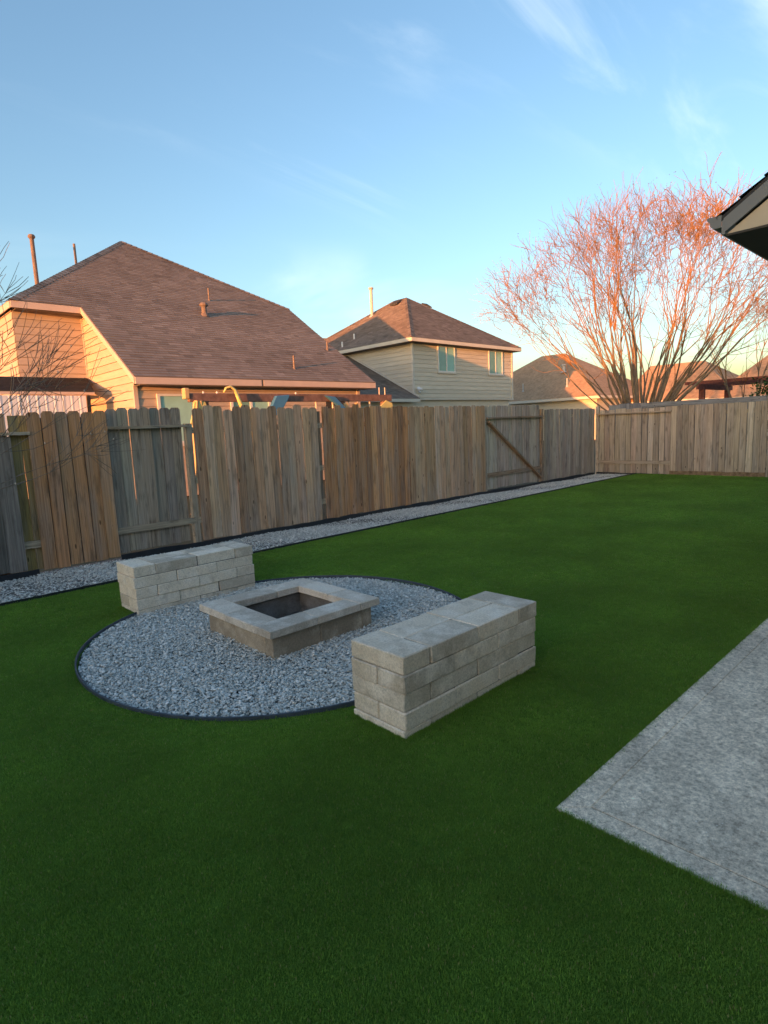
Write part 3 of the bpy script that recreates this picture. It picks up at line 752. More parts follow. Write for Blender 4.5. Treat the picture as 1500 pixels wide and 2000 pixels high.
def window(root, a, b, z0, z1, nrm, split=True, deep=.05, glass='glass', blind=None):
    """window on a wall running a->b (xy); child objects: window (> frame, pane, sill)"""
    a, b, nrm = Vector((*a, 0)), Vector((*b, 0)), Vector(nrm); d = (b - a).normalized(); L = (b - a).length; U = Vector((0, 0, 1))
    m = MB(); tw = .06
    bar = lambda p, q, r_, s_, t0, t1: m.solid([a + d * p + U * r_ + nrm * t0, a + d * q + U * r_ + nrm * t0, a + d * q + U * s_ + nrm * t0, a + d * p + U * s_ + nrm * t0], nrm * (t1 - t0))
    bar(-.02, tw, z0, z1, .022, .06); bar(L - tw, L + .02, z0, z1, .022, .06); bar(tw, L - tw, z1 - tw, z1, .022, .06); bar(tw, L - tw, z0, z0 + tw, .022, .06)
    if split: bar(L / 2 - .04, L / 2 + .04, z0 + tw, z1 - tw, .022, .055)
    w = m.build('window', M['frame'], root)
    for (p, q, mt) in (((tw, L / 2 - .04, 'glass'), (L / 2 + .04, L - tw, blind or 'glass')) if split else ((tw, L - tw, glass),)):
        m = MB(); bar(p, q, z0 + tw, z1 - tw, .024, .034); m.build('pane', M[mt], w)
    m = MB(); bar(-.08, L + .08, z0 - .08, z0 - .002, .022, .085); m.build('sill', M['trim2'], w)
    return w
def vent_pipe(root, x, y, z0, z1, r, mat, cap=True, name='vent_pipe', flash=True):
    m = MB().tube([(x, y, z0 - .1), (x, y, z1)], r, 10)
    o = m.build(name, M[mat], root, smooth=False)
    if cap: MB().tube([(x, y, z1 - .015), (x, y, z1 + .03), (x, y, z1 + .06), (x, y, z1 + .11)], [r * 1.1, r * 1.7, r * 1.7, r * 1.3], 10).build('rain_cap', M[mat], o)
    if flash: MB().tube([(x, y, z0 - .08), (x, y, z0 + .06)], [r * 2.2, r * 1.15], 10).build('flashing', M[mat], o)
    return o

# house 1: brown-roofed house behind the fence
H1 = thing('house', (10, 16, 0), 'nearest neighbour house with large brown shingle roof over pinkish siding', 'house')
H1.location = (0, 0, 0)
K = 2 / 3; EY, EZ = 15.04, 3.06
pz = lambda y: EZ + K * (y - EY)
XL, XR = 5.93, 14.06
A = (4.19, 18.37, pz(18.37)); HH = (XL, 18.37, pz(18.37)); EL = (XL, EY, EZ); ER = (XR, EY, EZ); BB = (XR + .04, 19.82, pz(19.82)); PP = (9.43, 23.89, pz(23.89))
AB = (4.19, 29.4, A[2]); BBk = (XR + .04, 28.0, BB[2])
th = .10; dn = Vector((0, 0, -th))
m = MB()
for poly in ([EL, ER, (XR, 18.37, pz(18.37)), HH], [A, (XR, 18.37, pz(18.37)), BB, PP], [A, PP, AB], [BB, BBk, PP], [AB, PP, BBk]): m.solid(poly, dn)
roof = m.build('roof', M['brown_soffit'], H1)
sdir = (0, 1, K)
shingles([[EL, ER, (XR, 18.37, pz(18.37)), HH], [A, (XR, 18.37, pz(18.37)), BB, PP]], (1, 0, 0), sdir, EL, M['shingle1'], roof, seed=1)
vA, vP = Vector(A), Vector(PP)
shingles([[A, PP, AB]], (0, 1, 0), (PP[0] - A[0], 0, PP[2] - A[2]), A, M['shingle1'], roof, seed=2)
shingles([[BB, BBk, PP]], (0, 1, 0), (PP[0] - BB[0], 0, PP[2] - BB[2]), BB, M['shingle1'], roof, seed=3)
def ridge_caps(root, a, b, mat, w=.15, step=.2):
    a, b = Vector(a), Vector(b); d = (b - a); n = int(d.length / step); m = MB(); rs = random.Random(int(a.x * 10))
    dd = d.normalized(); sx = dd.cross(Vector((0, 0, 1))).normalized(); u_ = sx.cross(dd)
    for i in range(n):
        p, q = a + d * (i / n), a + d * ((i + 1.12) / n if i < n - 1 else 1); h0, h1 = .045, .03
        for s_ in (-1, 1):
            m.face([p + u_ * h0, q + u_ * h1, q + sx * s_ * w + u_ * (h1 - .075), p + sx * s_ * w + u_ * (h0 - .075)], rs.random())
    o = m.build('ridge_cap_shingles', mat, root); o['kind'] = 'stuff'
ridge_caps(roof, A, PP, M['shingle1']); ridge_caps(roof, BB, PP, M['shingle1'])
# fascias
def fascia(root, a, b, h, mat, t=.03, nrm=(0, -1, 0), drop=.02, name='fascia'):
    a, b, nrm = Vector(a), Vector(b), Vector(nrm); z = Vector((0, 0, 1))
    return MB().solid([a - z * (drop + h), b - z * (drop + h), b - z * drop, a - z * drop], nrm * t).build(name, M[mat], root)
fascia(H1, EL, (9.55, EY, EZ), .17, 'trim'); fascia(H1, (9.62, EY, EZ), ER, .17, 'trim')
fascia(H1, (9.55, EY + .01, EZ), (9.62, EY + .01, EZ), .17, 'brown_soffit', name='fascia_joint')
fascia(H1, A, HH, .17, 'trim'); fascia(H1, (A[0], A[1], A[2]), AB, .17, 'trim', nrm=(-1, 0, 0))
fascia(H1, EL, HH, .17, 'trim', nrm=(-1, 0, 0), name='rake_board')
fascia(H1, ER, (XR, 19.82, pz(19.82)), .17, 'trim', nrm=(1, 0, 0), name='rake_board')
WX, WY, WY2 = 6.06, 15.46, 18.78
# wall cores
m = MB(); m.solid([(WX + .03, WY + .03, -.1), (13.62, WY + .03, -.1), (13.62, 28.3, -.1), (WX + .03, 28.3, -.1)], (0, 0, 2.95)); 
m.solid([(4.32, WY2 + .03, -.1), (13.62, WY2 + .03, -.1), (13.62, 28.3, -.1), (4.32, 28.3, -.1)], (0, 0, 5.22))
m.solid([(WX + .03, WY + .03, 2.85), (WX + .03, WY2 + .03, 2.85), (WX + .03, WY2 + .03, pz(WY2) - .16), (WX + .03, WY + .03, pz(WY) - .16)], (.3, 0, 0))
m.solid([(13.62, 16, 2.8), (13.62, 20, pz(20) - .15), (13.62, 20.2, pz(20.2) - .15), (13.62, 28, 5), (13.62, 28, 2.8)], (-.2, 0, 0))
m.build('wall', M['siding1'], H1)
siding(H1, (4.30, WY2), (WX - .02, WY2), 3.25, pz(WY2) - .15, (0, -1, 0), M['siding1'], .205)
yr = lambda z: min(max((pz(WY2) - .17 - z) / K, 0), WY2 - WY)
siding(H1, (WX, WY2), (WX, WY), .9, pz(WY2) - .2, (-1, 0, 0), M['siding1'], .205, cut=lambda z: (0, yr(z)))
siding(H1, (4.29, 28), (4.29, WY2), 2.4, A[2] - .15, (-1, 0, 0), M['siding1'], .205)
siding(H1, (WX, WY), (13.64, WY), .9, 2.86, (0, -1, 0), M['siding1'], .205)
MB().box((WX - .05, WY2 - .05, 3.2), (WX + .02, WY2 + .02, pz(WY2) - .2)).build('corner_trim', M['trim'], H1)
MB().box((WX - .045, WY - .045, .5), (WX + .06, WY + .02, 2.86)).build('corner_trim', M['trim'], H1)
MB().box((13.55, WY - .045, .5), (13.68, WY + .02, 2.86)).build('corner_trim', M['trim'], H1)
MB().box((XL + .12, EY + .02, 2.845), (XR - .1, WY + .05, 2.865)).build('soffit', M['brown_soffit'], H1)
MB().box((4.3, 18.4, pz(18.37) - .215), (XL + .1, WY2 + .05, pz(18.37) - .195)).build('soffit', M['brown_soffit'], H1)
window(H1, (6.62, WY), (7.75, WY), 1.35, 2.66, (0, -1, 0), split=False, glass='blind')
window(H1, (8.75, WY), (10.05, WY), 1.35, 2.60, (0, -1, 0), split=True, blind='blind')
MB().box((12.2, WY - .03, .9), (13.0, WY - .004, 2.5)).build('patio_door', M['soffit'], H1)
# low patio roof on the left with corrugated white panel below
def patio_cover():
    a, b = (3.0, 16.9, 2.83), (5.55, 16.9, 2.83); c, d = (6.02, WY2 - .03, 3.32), (2.5, WY2 - .03, 3.32)
    m = MB().solid([a, b, c, d], (0, 0, -.06)); pr = m.build('patio_roof', M['soffit'], H1)
    shingles([[a, b, c, d]], (1, 0, 0), (0, c[1] - a[1], c[2] - a[2]), a, M['shingle_dark'], pr, seed=8)
    fascia(H1, (3.0, 16.9, 2.83), (5.55, 16.9, 2.83), .07, 'trim', drop=.03)
patio_cover()
cp = MB(); x = 2.9
while x < 5.30:
    cp.solid([(x, 16.82, 1.5), (x + .055, 16.805, 1.5), (x + .11, 16.82, 1.5)], (0, 0, 1.20)); cp.box((x + .11, 16.812, 1.5), (x + .20, 16.822, 2.70)); x += .20
o = cp.build('corrugated_panel', M['corrugated']); o['label'] = 'white corrugated patio panel above the fence at left'; o['category'] = 'panel'
MB().solid([(5.36, 16.85, 2.72), (5.62, 16.75, 2.70), (5.60, 16.75, 2.63), (5.42, 16.85, 2.60), (5.40, 16.85, 1.5), (5.32, 16.85, 1.5)], (0, .08, 0)).build('gutter_bracket', M['soffit'], H1)
# roof vents
for (x, y, h, r_, cap) in ((10.67, 19.76, .42, .03, False), (9.86, 18.65, .27, .085, True), (11.2, 15.67, .40, .032, False), (13.6, 16.95, .30, .032, False)):
    vent_pipe(H1, x, y, pz(y), pz(y) + h, r_, 'pipe', cap)
def on_left(px_x, y): return A[2] + (px_x - A[0]) * (PP[2] - A[2]) / (PP[0] - A[0])
vent_pipe(H1, 5.9, 22.2, on_left(5.9, 0), 8.05, .065, 'pipe', True, 'flue_pipe')
vent_pipe(H1, 7.30, 22.6, on_left(7.3, 0), on_left(7.3, 0) + .75, .04, 'pipe', False)

# house 2: two-storey house
H2 = thing('house', (0, 0, 0), 'two storey beige house with orange lit hip roof and tall vent pipe', 'house')
x0, x1, y0, y1, ez = 22.85, 32.85, 21.56, 32.7, 6.07
c00, c10, c11, c01 = (x0, y0, ez), (x1, y0, ez), (x1, y1, ez), (x0, y1, ez); p0, p1 = (27.88, 26.6, 9.44), (27.88, 27.7, 9.44)
m = MB()
for poly in ([c00, c10, p0], [c01, c00, p0, p1], [c11, c01, p1], [c10, c11, p1, p0]): m.solid(poly, dn)
roof2 = m.build('roof', M['brown_soffit'], H2)
shingles([[c00, c10, p0]], (1, 0, 0), (0, p0[1] - y0, p0[2] - ez), c00, M['shingle2'], roof2, seed=21, exposure=.16, width=.34)
shingles([[c01, c00, p0, p1]], (0, 1, 0), (p0[0] - x0, 0, p0[2] - ez), c00, M['shingle2'], roof2, seed=22, exposure=.16, width=.34)
ridge_caps(roof2, c00, p0, M['shingle2']); ridge_caps(roof2, c10, p0, M['shingle2']); ridge_caps(roof2, c01, p1, M['shingle2']); ridge_caps(roof2, p0, p1, M['shingle2'])
fascia(H2, c00, c10, .18, 'trim2'); fascia(H2, c00, c01, .18, 'trim2', nrm=(-1, 0, 0)); fascia(H2, c10, c11, .18, 'trim2', nrm=(1, 0, 0))
MB().box((x0 + .02, y0 + .02, ez - .22), (x1 - .02, y1, ez - .2)).build('soffit', M['brown_soffit'], H2)
wx0, wx1, wy = 23.36, 32.45, 22.0
m = MB().box((wx0 + .03, wy + .03, 2.95), (wx1 - .03, 32.2, ez - .22)); m.box((wx0 + .2, wy + .12, -.1), (wx1 - .2, 32.1, 3.0)); m.build('wall', M['siding2'], H2)
siding(H2, (wx0, wy), (wx1, wy), 3.02, ez - .21, (0, -1, 0), M['siding2'], .225)
siding(H2, (wx0, 32.2), (wx0, wy), 3.02, ez - .21, (-1, 0, 0), M['siding2'], .225)
for (bx, by) in ((wx0, wy), (wx1, wy)): MB().box((bx - .06, by - .05, 2.98), (bx + .06, by + .06, ez - .22)).build('corner_trim', M['trim2'], H2)
MB().box((wx0 - .06, wy - .07, 2.90), (wx1 + .06, wy + .04, 2.985)).build('band_board', M['trim2'], H2)
window(H2, (25.35, wy), (26.80, wy), 4.42, 5.84, (0, -1, 0), True, blind='blind'); window(H2, (30.0, wy), (31.4, wy), 4.42, 5.84, (0, -1, 0), True, blind='blind')
w_ = MB(); w_.tube([(23.62, wy - .03, 3.42), (23.62, wy - .12, 3.42)], .05, 8); w_.tube([(23.6, wy - .12, 3.42), (23.5, wy - .25, 3.5)], [.04, .09], 8); w_.tube([(23.64, wy - .12, 3.42), (23.78, wy - .25, 3.44)], [.04, .09], 8); w_.tube([(23.62, wy - .1, 3.4), (23.63, wy - .2, 3.28)], [.03, .06], 8)
w_.build('flood_light', M['white'], H2)
vent_pipe(H2, 26.55, 28.4, 8.5, 10.15, .10, 'pipe2', True, 'flue_pipe')
for (q, yy) in ((23.9, 27.2), (23.2, 27.5)):
    zt_ = ez + (q - x0) * (p0[2] - ez) / (p0[0] - x0); MB().tube([(q, yy, zt_ - .05), (q, yy, zt_ + .3)], .05, 8).build('vent_pipe', M['white'], H2)
MB().solid([(27.1, 26.7, 9.0), (27.5, 26.7, 9.27), (27.5, 27.3, 9.27), (27.1, 27.3, 9.0)], (0, 0, .09)).build('roof_vent', M['soffit'], H2)
MB().solid([(28.6, 26.0, 9.04), (29.1, 25.6, 8.78), (29.1, 26.0, 9.04)], (0, 0, .09)).build('roof_vent', M['soffit'], H2)
# single storey wing at its left
wz = lambda y: 2.95 + .494 * (y - 21.55)
LA, LB, LC, LD = (15.5, 21.55, 2.95), (wx0 - .03, 21.55, 2.95), (wx0 - .03, 27.2, wz(27.2)), (15.5, 27.2, wz(27.2))
wr = MB().solid([LA, LB, LC, LD], dn).build('wing_roof', M['brown_soffit'], H2)
shingles([[LA, LB, LC, LD]], (1, 0, 0), (0, 1, .494), LA, M['shingle2'], wr, seed=25, exposure=.16, width=.34)
MB().bar((wx0 - .05, 21.55, 3.03), (wx0 - .05, 27.2, wz(27.2) + .08), .03, .07).build('wall_flashing', M['trim2'], wr)
fascia(H2, LA, LB, .16, 'trim2'); MB().box((15.8, 21.95, -.1), (wx0, 27.2, 2.85)).build('wing_wall', M['siding2'], H2)
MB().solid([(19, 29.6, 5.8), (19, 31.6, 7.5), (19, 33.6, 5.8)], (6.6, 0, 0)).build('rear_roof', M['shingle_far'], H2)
MB().box((19.3, 30, -.1), (24, 33, 5.9)).build('rear_wall', M['siding2'], H2)

# farther houses
def hip_house(label, x0, x1, y0, y1, ez, ridge, mat='shingle_far', wall='siding2', gx=None):
    """hip roof; ridge = ((xa,ya),(xb,yb), z)"""
    t = thing('house', (0, 0, 0), label, 'house'); (ra, rb, rz) = ridge; ra, rb = (*ra, rz), (*rb, rz)
    c = [(x0, y0, ez), (x1, y0, ez), (x1, y1, ez), (x0, y1, ez)]; m = MB()
    along_y = abs(ra[1] - rb[1]) > abs(ra[0] - rb[0])
    faces = ([c[0], c[1], ra], [c[1], c[2], rb, ra], [c[2], c[3], rb], [c[3], c[0], ra, rb]) if along_y else ([c[0], c[1], rb, ra], [c[1], c[2], rb], [c[2], c[3], ra, rb], [c[3], c[0], ra])
    for q in faces: m.solid(q, (0, 0, -.1))
    rf = m.build('roof', M[mat], t)
    for a_, b_, nn in ((c[0], c[1], (0, -1, 0)), (c[3], c[0], (-1, 0, 0)), (c[2], c[3], (0, 1, 0)), (c[1], c[2], (1, 0, 0))): fascia(t, a_, b_, .2, 'trim2', nrm=nn)
    MB().box((x0 + .5, y0 + .5, -.1), (x1 - .5, y1 - .5, ez - .12)).build('wall', M[wall], t)
    return t, rf
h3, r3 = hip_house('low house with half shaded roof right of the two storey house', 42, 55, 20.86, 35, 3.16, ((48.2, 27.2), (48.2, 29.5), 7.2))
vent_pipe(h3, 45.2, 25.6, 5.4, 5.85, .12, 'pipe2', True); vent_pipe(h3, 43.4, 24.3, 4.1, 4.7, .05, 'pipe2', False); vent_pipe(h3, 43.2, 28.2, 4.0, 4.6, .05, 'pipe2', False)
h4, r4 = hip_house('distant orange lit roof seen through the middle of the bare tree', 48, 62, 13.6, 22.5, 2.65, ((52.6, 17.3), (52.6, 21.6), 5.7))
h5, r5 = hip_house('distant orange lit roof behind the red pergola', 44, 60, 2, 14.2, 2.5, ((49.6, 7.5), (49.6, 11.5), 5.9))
# unseen house added on the left, sized to shade the yard
hip_house('unseen house added beyond the left side fence to shade the yard', -27, -13, -16, 3.2, 3.2, ((-20, -9), (-20, -2.6), 4.9))

# our own house: the eave at the upper right, and the body behind the camera
OH = thing('house', (0, 0, 0), 'own house with beige gable and grey gutter entering at upper right', 'house')
gx, gy, gz = 4.08, 1.245, 2.60
rk = .667; top = lambda y: 2.715 + rk * (1.25 - y)
ry = -1.4
roofo = MB().solid([(gx - .02, 1.27, top(1.27) - .03), (10, 1.27, top(1.27) - .03), (10, ry, top(ry) - .03), (gx - .02, ry, top(ry) - .03)], (0, 0, .028)).solid([(gx - .02, ry - 2.7, top(1.27) - .03), (10, ry - 2.7, top(1.27) - .03), (10, ry, top(ry) - .03), (gx - .02, ry, top(ry) - .03)], (0, 0, .02)).build('roof', M['shingle_dark'], OH)
shingles([[(gx - .03, 1.29, top(1.29)), (10, 1.29, top(1.29)), (10, ry, top(ry)), (gx - .03, ry, top(ry))]], (1, 0, 0), (0, -1, rk), (gx - .03, 1.29, top(1.29)), M['shingle_dark'], roofo, seed=40, thick=.012)
# gable face, rake board, fascia, soffit
MB().solid([(gx, gy, gz), (gx, gy, top(gy) - .12), (gx, ry, top(ry) - .12), (gx, ry - 2.6, gz)], (.04, 0, 0)).build('gable_board', M['gable'], OH)
MB().solid([(gx - .022, gy + .012, top(gy) - .115), (gx - .022, gy + .012, top(gy) - .032), (gx - .022, ry, top(ry) - .032), (gx - .022, ry, top(ry) - .115)], (.02, 0, 0)).build('rake_board', M['gutter'], OH)
MB().box((gx - .02, gy + .002, gz - .004), (10, gy + .022, top(gy) - .035)).build('fascia', M['gutter'], OH)
MB().box((gx + .002, ry - 2.6, gz - .012), (10, gy, gz)).build('soffit', M['soffit'], OH)
prof = [(0.024, 2.640), (.070, 2.640), (.084, 2.655), (.088, 2.675), (.105, 2.695), (.105, 2.708), (.024, 2.708)]
gm = MB(); gm.solid([(gx - .02, gy + d_, z_) for d_, z_ in prof], (.004, 0, 0))
for (d0, z0_), (d1, z1_) in zip(prof[:-2], prof[1:-1]):
    gm.solid([(gx - .016, gy + d0, z0_), (gx - .016, gy + d1, z1_), (gx - .016, gy + d1 - .003, z1_ + .002), (gx - .016, gy + d0 - .003, z0_ + .002)], (5.9, 0, 0))
gm.build('gutter', M['gutter'], OH)
MB().box((7.0, -5.0, -.1), (9.7, .7, gz - .02)).build('wing_wall', M['gable'], OH)
MB().box((-9, -12.4, -.1), (9.0, -5.0, 2.7)).build('wall', M['gable'], OH)  # unseen main body, set behind the camera to darken the near lawn
bodyr = MB()
for poly in ([(-9.5, -4.5, 2.7), (9.5, -4.5, 2.7), (5, -8.8, 5.6), (-5, -8.8, 5.6)], [(-9.5, -12.9, 2.7), (-9.5, -4.5, 2.7), (-5, -8.8, 5.6)], [(9.5, -12.9, 2.7), (-9.5, -12.9, 2.7), (-5, -8.8, 5.6), (5, -8.8, 5.6)], [(9.5, -4.5, 2.7), (9.5, -12.9, 2.7), (5, -8.8, 5.6)]): bodyr.solid(poly, (0, 0, -.1))
bodyr.build('main_roof', M['shingle_dark'], OH)

# ------------------------------------------------------------------ trees
def bark(name, c, var=.35, scale=14):
    k = NT(name); v = k.coord('Object', (1, 1, .35)); n = k.noise(v, scale, 5, .65)
    k.col(k.mix(1, (*c, 1), k.ramp(n, [(.3, g(1 - var)), (.7, g(1 + var))]), 'MULTIPLY')); k.bump(n, .5, .01); k.b.inputs['Roughness'].default_value = .85; return k.m
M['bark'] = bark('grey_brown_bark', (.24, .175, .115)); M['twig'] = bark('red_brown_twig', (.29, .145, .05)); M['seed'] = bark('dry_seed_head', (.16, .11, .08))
def grow(mt, mw, ms, p, d, length, rad, lvl, maxl, rs, limit, spread, droop=.0, side=2, rmin=.0055, lift=.07, wk=1.0):
    """one branch and its children; thick wood goes to mt, twigs to mw, seed heads to ms"""
    n = 5 if lvl < 2 else 4; pts = [p]; rads = [rad]; q = p; dd = d; wob = wk * (.04 + .024 * lvl)
    for i in range(n):
        dd = (dd + Vector((rs.gauss(0, wob), rs.gauss(0, wob), rs.gauss(.02 - droop, wob)))).normalized(); q = q + dd * (length / n); pts.append(q); rads.append(rad * (1 - .38 * (i + 1) / n))
    (mt if rad > .017 else mw).tube(pts, rads, 6 if rad > .03 else 4 if rad > .012 else 3, cap=False)
    if lvl >= maxl or not limit(q):
        if ms is not None and rs.random() < .10:
            for _ in range(3):
                c = q + Vector((rs.gauss(0, .05), rs.gauss(0, .05), rs.gauss(.03, .05))); s = rs.uniform(.008, .016)
                ms.face([c + Vector((s, 0, 0)), c + Vector((-s * .5, s, 0)), c + Vector((0, -s * .4, s * 1.4))]); ms.face([c + Vector((s, 0, 0)), c + Vector((0, -s * .4, s * 1.4)), c + Vector((-s * .6, -s, 0))])
        return
    k = 2 if rs.random() < .75 else 3
    for i in range(k):
        ax = Vector((rs.gauss(0, 1), rs.gauss(0, 1), rs.gauss(0, 1))).cross(dd).normalized(); ang = rs.uniform(.5, 1.0) * spread * (.5 if i == 0 else 1.1) * (.7 if lvl < 3 else 1.15)
        nd = (dd * math.cos(ang) + ax * math.sin(ang)).normalized(); nd = (nd + Vector((0, 0, lift))).normalized()
        grow(mt, mw, ms, q, nd, length * rs.uniform(.70, .88), max(rmin, rads[-1] * (.88 if i == 0 else .72)), lvl + 1, maxl, rs, limit, spread, droop, side, rmin, lift, wk)
    if lvl >= 1:
        for _ in range(side):
            j = rs.randrange(1, len(pts)); ax = Vector((rs.gauss(0, 1), rs.gauss(0, 1), rs.gauss(0, 1))).cross(dd).normalized(); ang = rs.uniform(.5, 1.1)
            nd = (dd * math.cos(ang) + ax * math.sin(ang) + Vector((0, 0, .1))).normalized(); c = pts[j]; tw = [c]
            for _k in range(4): nd = (nd + Vector((rs.gauss(0, .2 * wk), rs.gauss(0, .2 * wk), rs.gauss(.03, .18 * wk)))).normalized(); c = c + nd * length * .16; tw.append(c)
            mw.tube(tw, [min(rmin * 1.5, rads[j] * .6), rmin * 1.25, rmin * 1.1, rmin, rmin * .75], 3, cap=False)
def crape_myrtle(base, label, nst, H, RX, seed, maxl=6, L0=1.55, top=.98, z0=1.0):
    rs = random.Random(seed); t = thing('bare_tree', base, label, 'tree')
    mt, mw, ms = MB(), MB(), MB(); c = Vector((0, 0, z0 + H * .36))
    lim = lambda q: (q.x / RX) ** 2 + (q.y / RX) ** 2 + ((q.z - c.z) / (H * .60)) ** 2 < .92
    for i in range(nst):
        lk = rs.uniform(.66, .96); lim = lambda q, lk=lk: (q.x / RX) ** 2 + (q.y / RX) ** 2 + ((q.z - c.z) / (H * .60)) ** 2 < lk
        a = i * 2.39996 + rs.uniform(-.2, .2); tilt = .08 + (top - .08) * ((i + .5) / nst) ** .8 + rs.uniform(-.06, .06)
        d = Vector((math.cos(a) * math.sin(tilt), math.sin(a) * math.sin(tilt), math.cos(tilt)))
        p = Vector((math.cos(a) * .26 * rs.uniform(.3, 1), math.sin(a) * .36 * rs.uniform(.3, 1), z0)); q = p; dd = (d + Vector((0, 0, .55 * tilt))).normalized()
        Ls = rs.uniform(1.3, 1.9); r_ = rs.uniform(.045, .08) * (1 - .3 * tilt / top); pts = [p]; rr = [r_ * 1.25]
        for k_ in range(5): dd = (dd * .75 + d * .25 + Vector((rs.gauss(0, .05), rs.gauss(0, .05), rs.gauss(0, .03)))).normalized(); q = q + dd * Ls / 5; pts.append(q); rr.append(r_ * (1 - .07 * k_))
        mt.tube(pts, rr, 8, cap=False)
        for k_ in range(2):
            ax = Vector((rs.gauss(0, 1), rs.gauss(0, 1), 0)).cross(dd).normalized(); an = rs.uniform(.06, .22) * (1 if k_ else -1)
            grow(mt, mw, ms, q, (dd * math.cos(an) + ax * math.sin(an)).normalized(), L0 * rs.uniform(.85, 1.15), rr[-1] * .74, 1, maxl, rs, lim, .52, .0, 1, .0052, .03)
    mt.tube([(0, 0, -.15), (.03, 0, .3), (0, .04, z0 * .8), (0, 0, z0 + .12)], [.42, .33, .36, .2], 10)
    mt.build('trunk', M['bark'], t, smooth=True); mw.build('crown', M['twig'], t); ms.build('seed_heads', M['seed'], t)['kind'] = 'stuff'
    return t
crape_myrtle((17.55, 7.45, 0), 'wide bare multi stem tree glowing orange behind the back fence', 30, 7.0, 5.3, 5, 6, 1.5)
crape_myrtle((24.5, 6.4, 0), 'smaller grey bare tree at the right edge behind the pergola', 6, 6.0, 2.8, 9, 6, 1.15, .8, .3)

def left_tree():
    t = thing('bare_tree', (.25, 6.2, 0), 'thin bare young tree with buds at the left edge before the fence', 'tree')
    rs = random.Random(4); mt, mw, ms = MB(), MB(), MB()
    mt.tube([(0, 0, -.05), (.02, 0, .6), (.0, .02, 1.2), (.05, 0, 1.9)], [.035, .03, .026, .02], 8)
    lim = lambda q: True
    for (p, d, L, r_) in (((.02, 0, .9), (.85, .05, .5), .85, .012), ((0, .02, 1.15), (.75, -.1, .62), .8, .012), ((.02, .01, 1.5), (.6, .2, .75), .7, .012), ((.05, 0, 1.9), (.45, 0, .9), .75, .012), ((.05, 0, 1.8), (.62, -.05, .95), .8, .012), ((.05, 0, 1.7), (.75, .05, .75), .75, .011),
                          ((.05, 0, 1.85), (.7, -.15, .6), .7, .011), ((0, 0, 1.0), (.9, .1, .12), .8, .010), ((.0, 0, 1.25), (.9, -.05, .33), .85, .011), ((0, 0, 1.2), (-.7, .2, .7), .6, .012), ((.02, 0, 1.6), (-.3, -.5, .8), .6, .012)):
        grow(mt, mw, None, Vector(p), Vector(d).normalized(), L * .92, r_, 1, 4, rs, lim, .42, .0, 2, .003, .07, .55)
    mt.build('trunk', M['bark'], t, smooth=True); o = mw.build('branches', M['twig2'], t)
    b = MB()
    for _ in range(70):
        i = rs.randrange(len(mw.v)); c = Vector(mw.v[i]); s = rs.uniform(.006, .012)
        b.tube([c, c + Vector((0, 0, s)), c + Vector((.002, 0, s * 2.2))], [s * .4, s * .6, .001], 5)
    b.build('buds', M['bud'], t)['kind'] = 'stuff'
M['twig2'] = bark('pale_grey_twig', (.22, .17, .13)); M['bud'] = plain('pale_bud', (.55, .48, .40), .7, .2, 30)
left_tree()
def shrub(base, r_, h, label, n=900, seed=1):
    rs = random.Random(seed); t = thing('shrub', base, label, 'shrub'); m = MB(); st = MB()
    for _ in range(n):
        a, e, q = rs.uniform(0, 6.28), rs.uniform(-.2, 1.5), rs.uniform(.55, 1) ** .5 * (1 + .15 * rs.gauss(0, 1)); c = Vector((math.cos(a) * math.cos(e) * r_ * q, math.sin(a) * math.cos(e) * r_ * q, h * .45 + math.sin(e) * h * .55 * q)); s = rs.uniform(.07, .16)
        d1 = Vector((rs.gauss(0, 1), rs.gauss(0, 1), rs.gauss(0, .6))).normalized() * s; d2 = Vector((rs.gauss(0, 1), rs.gauss(0, 1), rs.gauss(0, .6))).normalized() * s * .6
        m.face([c, c + d1 * .5 + d2 * .5, c + d1, c + d1 * .5 - d2 * .5], rs.random())
    for _ in range(7): a = rs.uniform(0, 6.28); st.tube([(0, 0, -.1), (math.cos(a) * r_ * .3, math.sin(a) * r_ * .3, h * .4), (math.cos(a) * r_ * .6, math.sin(a) * r_ * .6, h * .8)], [.05, .035, .015], 5)
    m.build('foliage', M['leaf'], t); st.build('stems', M['bark'], t)
M['leaf'] = tint_mat('evergreen_leaf', (.045, .085, .03), .5, 1.6)
shrub((21.5, 5.05, 0), .9, 2.5, 'dark evergreen shrub past the pergola at the right edge', 1500, 2)
shrub((62, 33.5, 0), 3.0, 7.6, 'distant green tree top peeking over the low shaded roof', 1500, 3)

# ------------------------------------------------------------------ red pergola
def pergola():
    t = thing('pergola', (27, 9, 0), 'small dark red pergola beyond the back fence right of the tree', 'pergola'); 
    for i, (x, y) in enumerate(((0, 0), (0, -2.4), (3, 0), (3, -2.4))): MB().box((x - .09, y - .09, -.05), (x + .09, y + .09, 2.45)).build('post', M['red_wood'], t)
    for y in (0, -2.4): MB().box((-.5, y - .05, 2.452), (3.5, y + .05, 2.64)).build('beam', M['red_wood'], t)
    for i in range(8): MB().box((-.4 + i * .52, -2.9, 2.642), (-.33 + i * .52, .5, 2.76)).build('rafter', M['red_wood'], t)
    t.location = (25.2, 8.35, 0)
pergola()

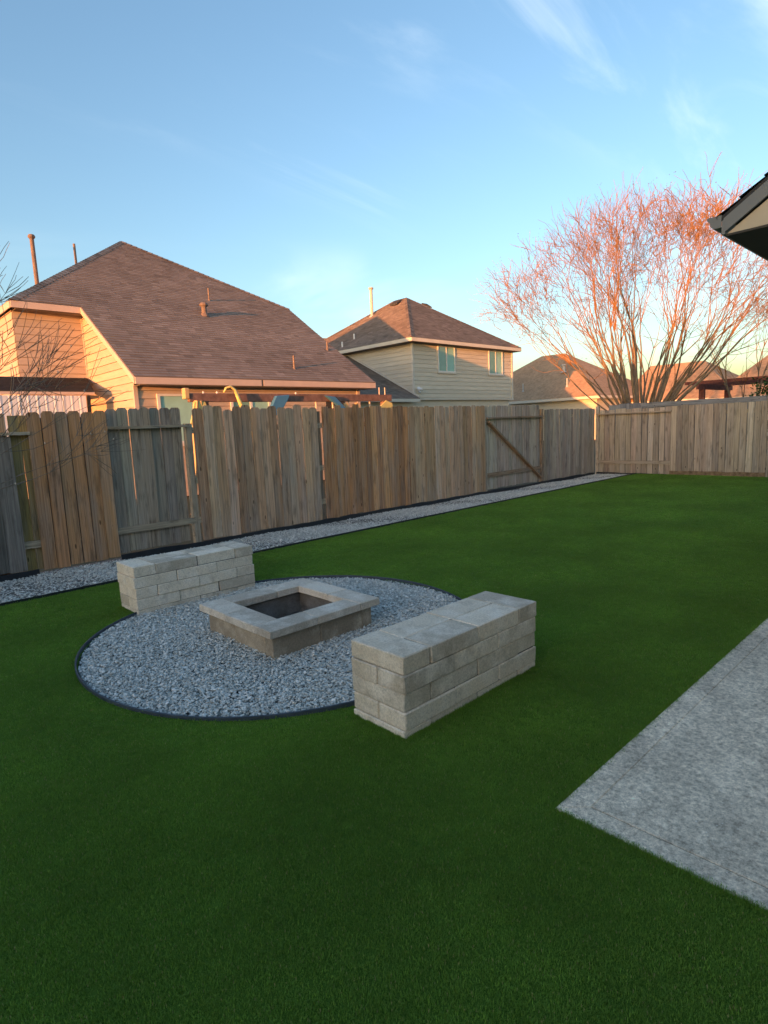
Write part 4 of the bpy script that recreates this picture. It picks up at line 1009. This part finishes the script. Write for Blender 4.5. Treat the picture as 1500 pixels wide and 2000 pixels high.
# ------------------------------------------------------------------ play set behind the fence
def playset():
    Y = 11.2; t = thing('swing_set', (5.4, Y, 0), 'wooden swing set with yellow braces rising behind the fence', 'swing set'); t.location = (0, 0, 0)
    MB().box((5.42, Y - .05, 2.20), (11.0, Y + .05, 2.37)).build('beam', M['cedar'], t, bevel=.01)
    MB().box((5.33, Y - .07, 2.26), (5.42, Y + .07, 2.47)).build('beam_end', M['yellow_wood'], t, bevel=.008)
    for s_, (xa, xb) in ((0, (5.55, 5.2)), (1, (5.62, 6.0))): MB().bar((xa, Y - .06, 2.22), (xb, Y - .25 + .5 * s_, 0), .10, .06).build('leg', M['yellow_wood'], t)
    MB().bar((5.78, Y, 2.21), (6.15, Y + .5, 0), .11, .08).build('leg', M['cedar'], t)
    m = MB(); m.solid([(5.5, Y - .1, 2.2), (5.72, Y - .1, 2.2), (5.9, Y - .1, 1.75), (5.78, Y - .1, 1.75), (5.62, Y - .1, 2.0), (5.50, Y - .1, 1.75), (5.38, Y - .1, 1.75)], (0, .04, 0)); m.build('brace_plate', M['yellow'], t)
    for (x, d) in ((10.7, -.5), (10.85, .45)): MB().bar((x, Y, 2.2), (x + d, Y + d * .4, 0), .09, .07).build('leg', M['cedar'], t)
    m = MB(); m.solid([(10.5, Y - .1, 2.05), (10.75, Y - .1, 2.22), (10.95, Y - .1, 2.15), (11.05, Y - .1, 1.8), (10.85, Y - .1, 1.8), (10.75, Y - .1, 1.98), (10.6, Y - .1, 1.75)], (0, .04, 0)); m.build('brace_plate', M['yellow'], t)
    for x in (8.55, 9.05, 9.55, 10.25): MB().tube([(x, Y, 2.21), (x + .01, Y, 1.4), (x, Y, .6)], .02, 6).build('rope', M['rope'], t)
    for x in (9.4, 9.75): MB().box((x - .05, Y - .12, .3), (x + .05, Y - .055, 2.16)).build('ladder_post', M['yellow_wood'], t)
    pts = [(6.12, Y - .15, 2.38), (6.18, Y - .15, 2.47), (6.28, Y - .15, 2.50), (6.38, Y - .15, 2.44), (6.42, Y - .15, 2.32), (6.5, Y - .15, 2.12), (6.62, Y - .15, 1.85), (6.75, Y - .15, 1.4), (6.8, Y - .15, .7)]
    MB().tube(pts, [.015, .024, .028, .028, .035, .045, .032, .028, .025], 8).build('yellow_hook', M['yellow'], t, smooth=True)
    MB().solid([(7.15, Y - .16, 1.95), (7.38, Y - .16, 2.32), (7.72, Y - .16, 2.34), (7.7, Y - .16, 2.27), (7.42, Y - .16, 1.9)], (0, .1, 0)).build('blue_seat', M['blue'], t, bevel=.01)
    MB().solid([(8.75, Y - .16, 2.33), (9.02, Y - .16, 2.30), (9.32, Y - .16, 2.05), (9.40, Y - .16, 1.8), (9.25, Y - .16, 1.85), (9.1, Y - .16, 2.1)], (0, .1, 0)).build('blue_seat', M['blue'], t, bevel=.01)
    for x in (5.75, 6.05, 8.0): MB().tube([(x, Y, 2.36), (x, Y, 2.41)], .018, 6).build('bolt', M['white'], t)
    for x in (10.6, 10.8): MB().tube([(x, Y, 2.36), (x, Y, 2.55)], .012, 6).build('rope_end', M['rope'], t)
playset()
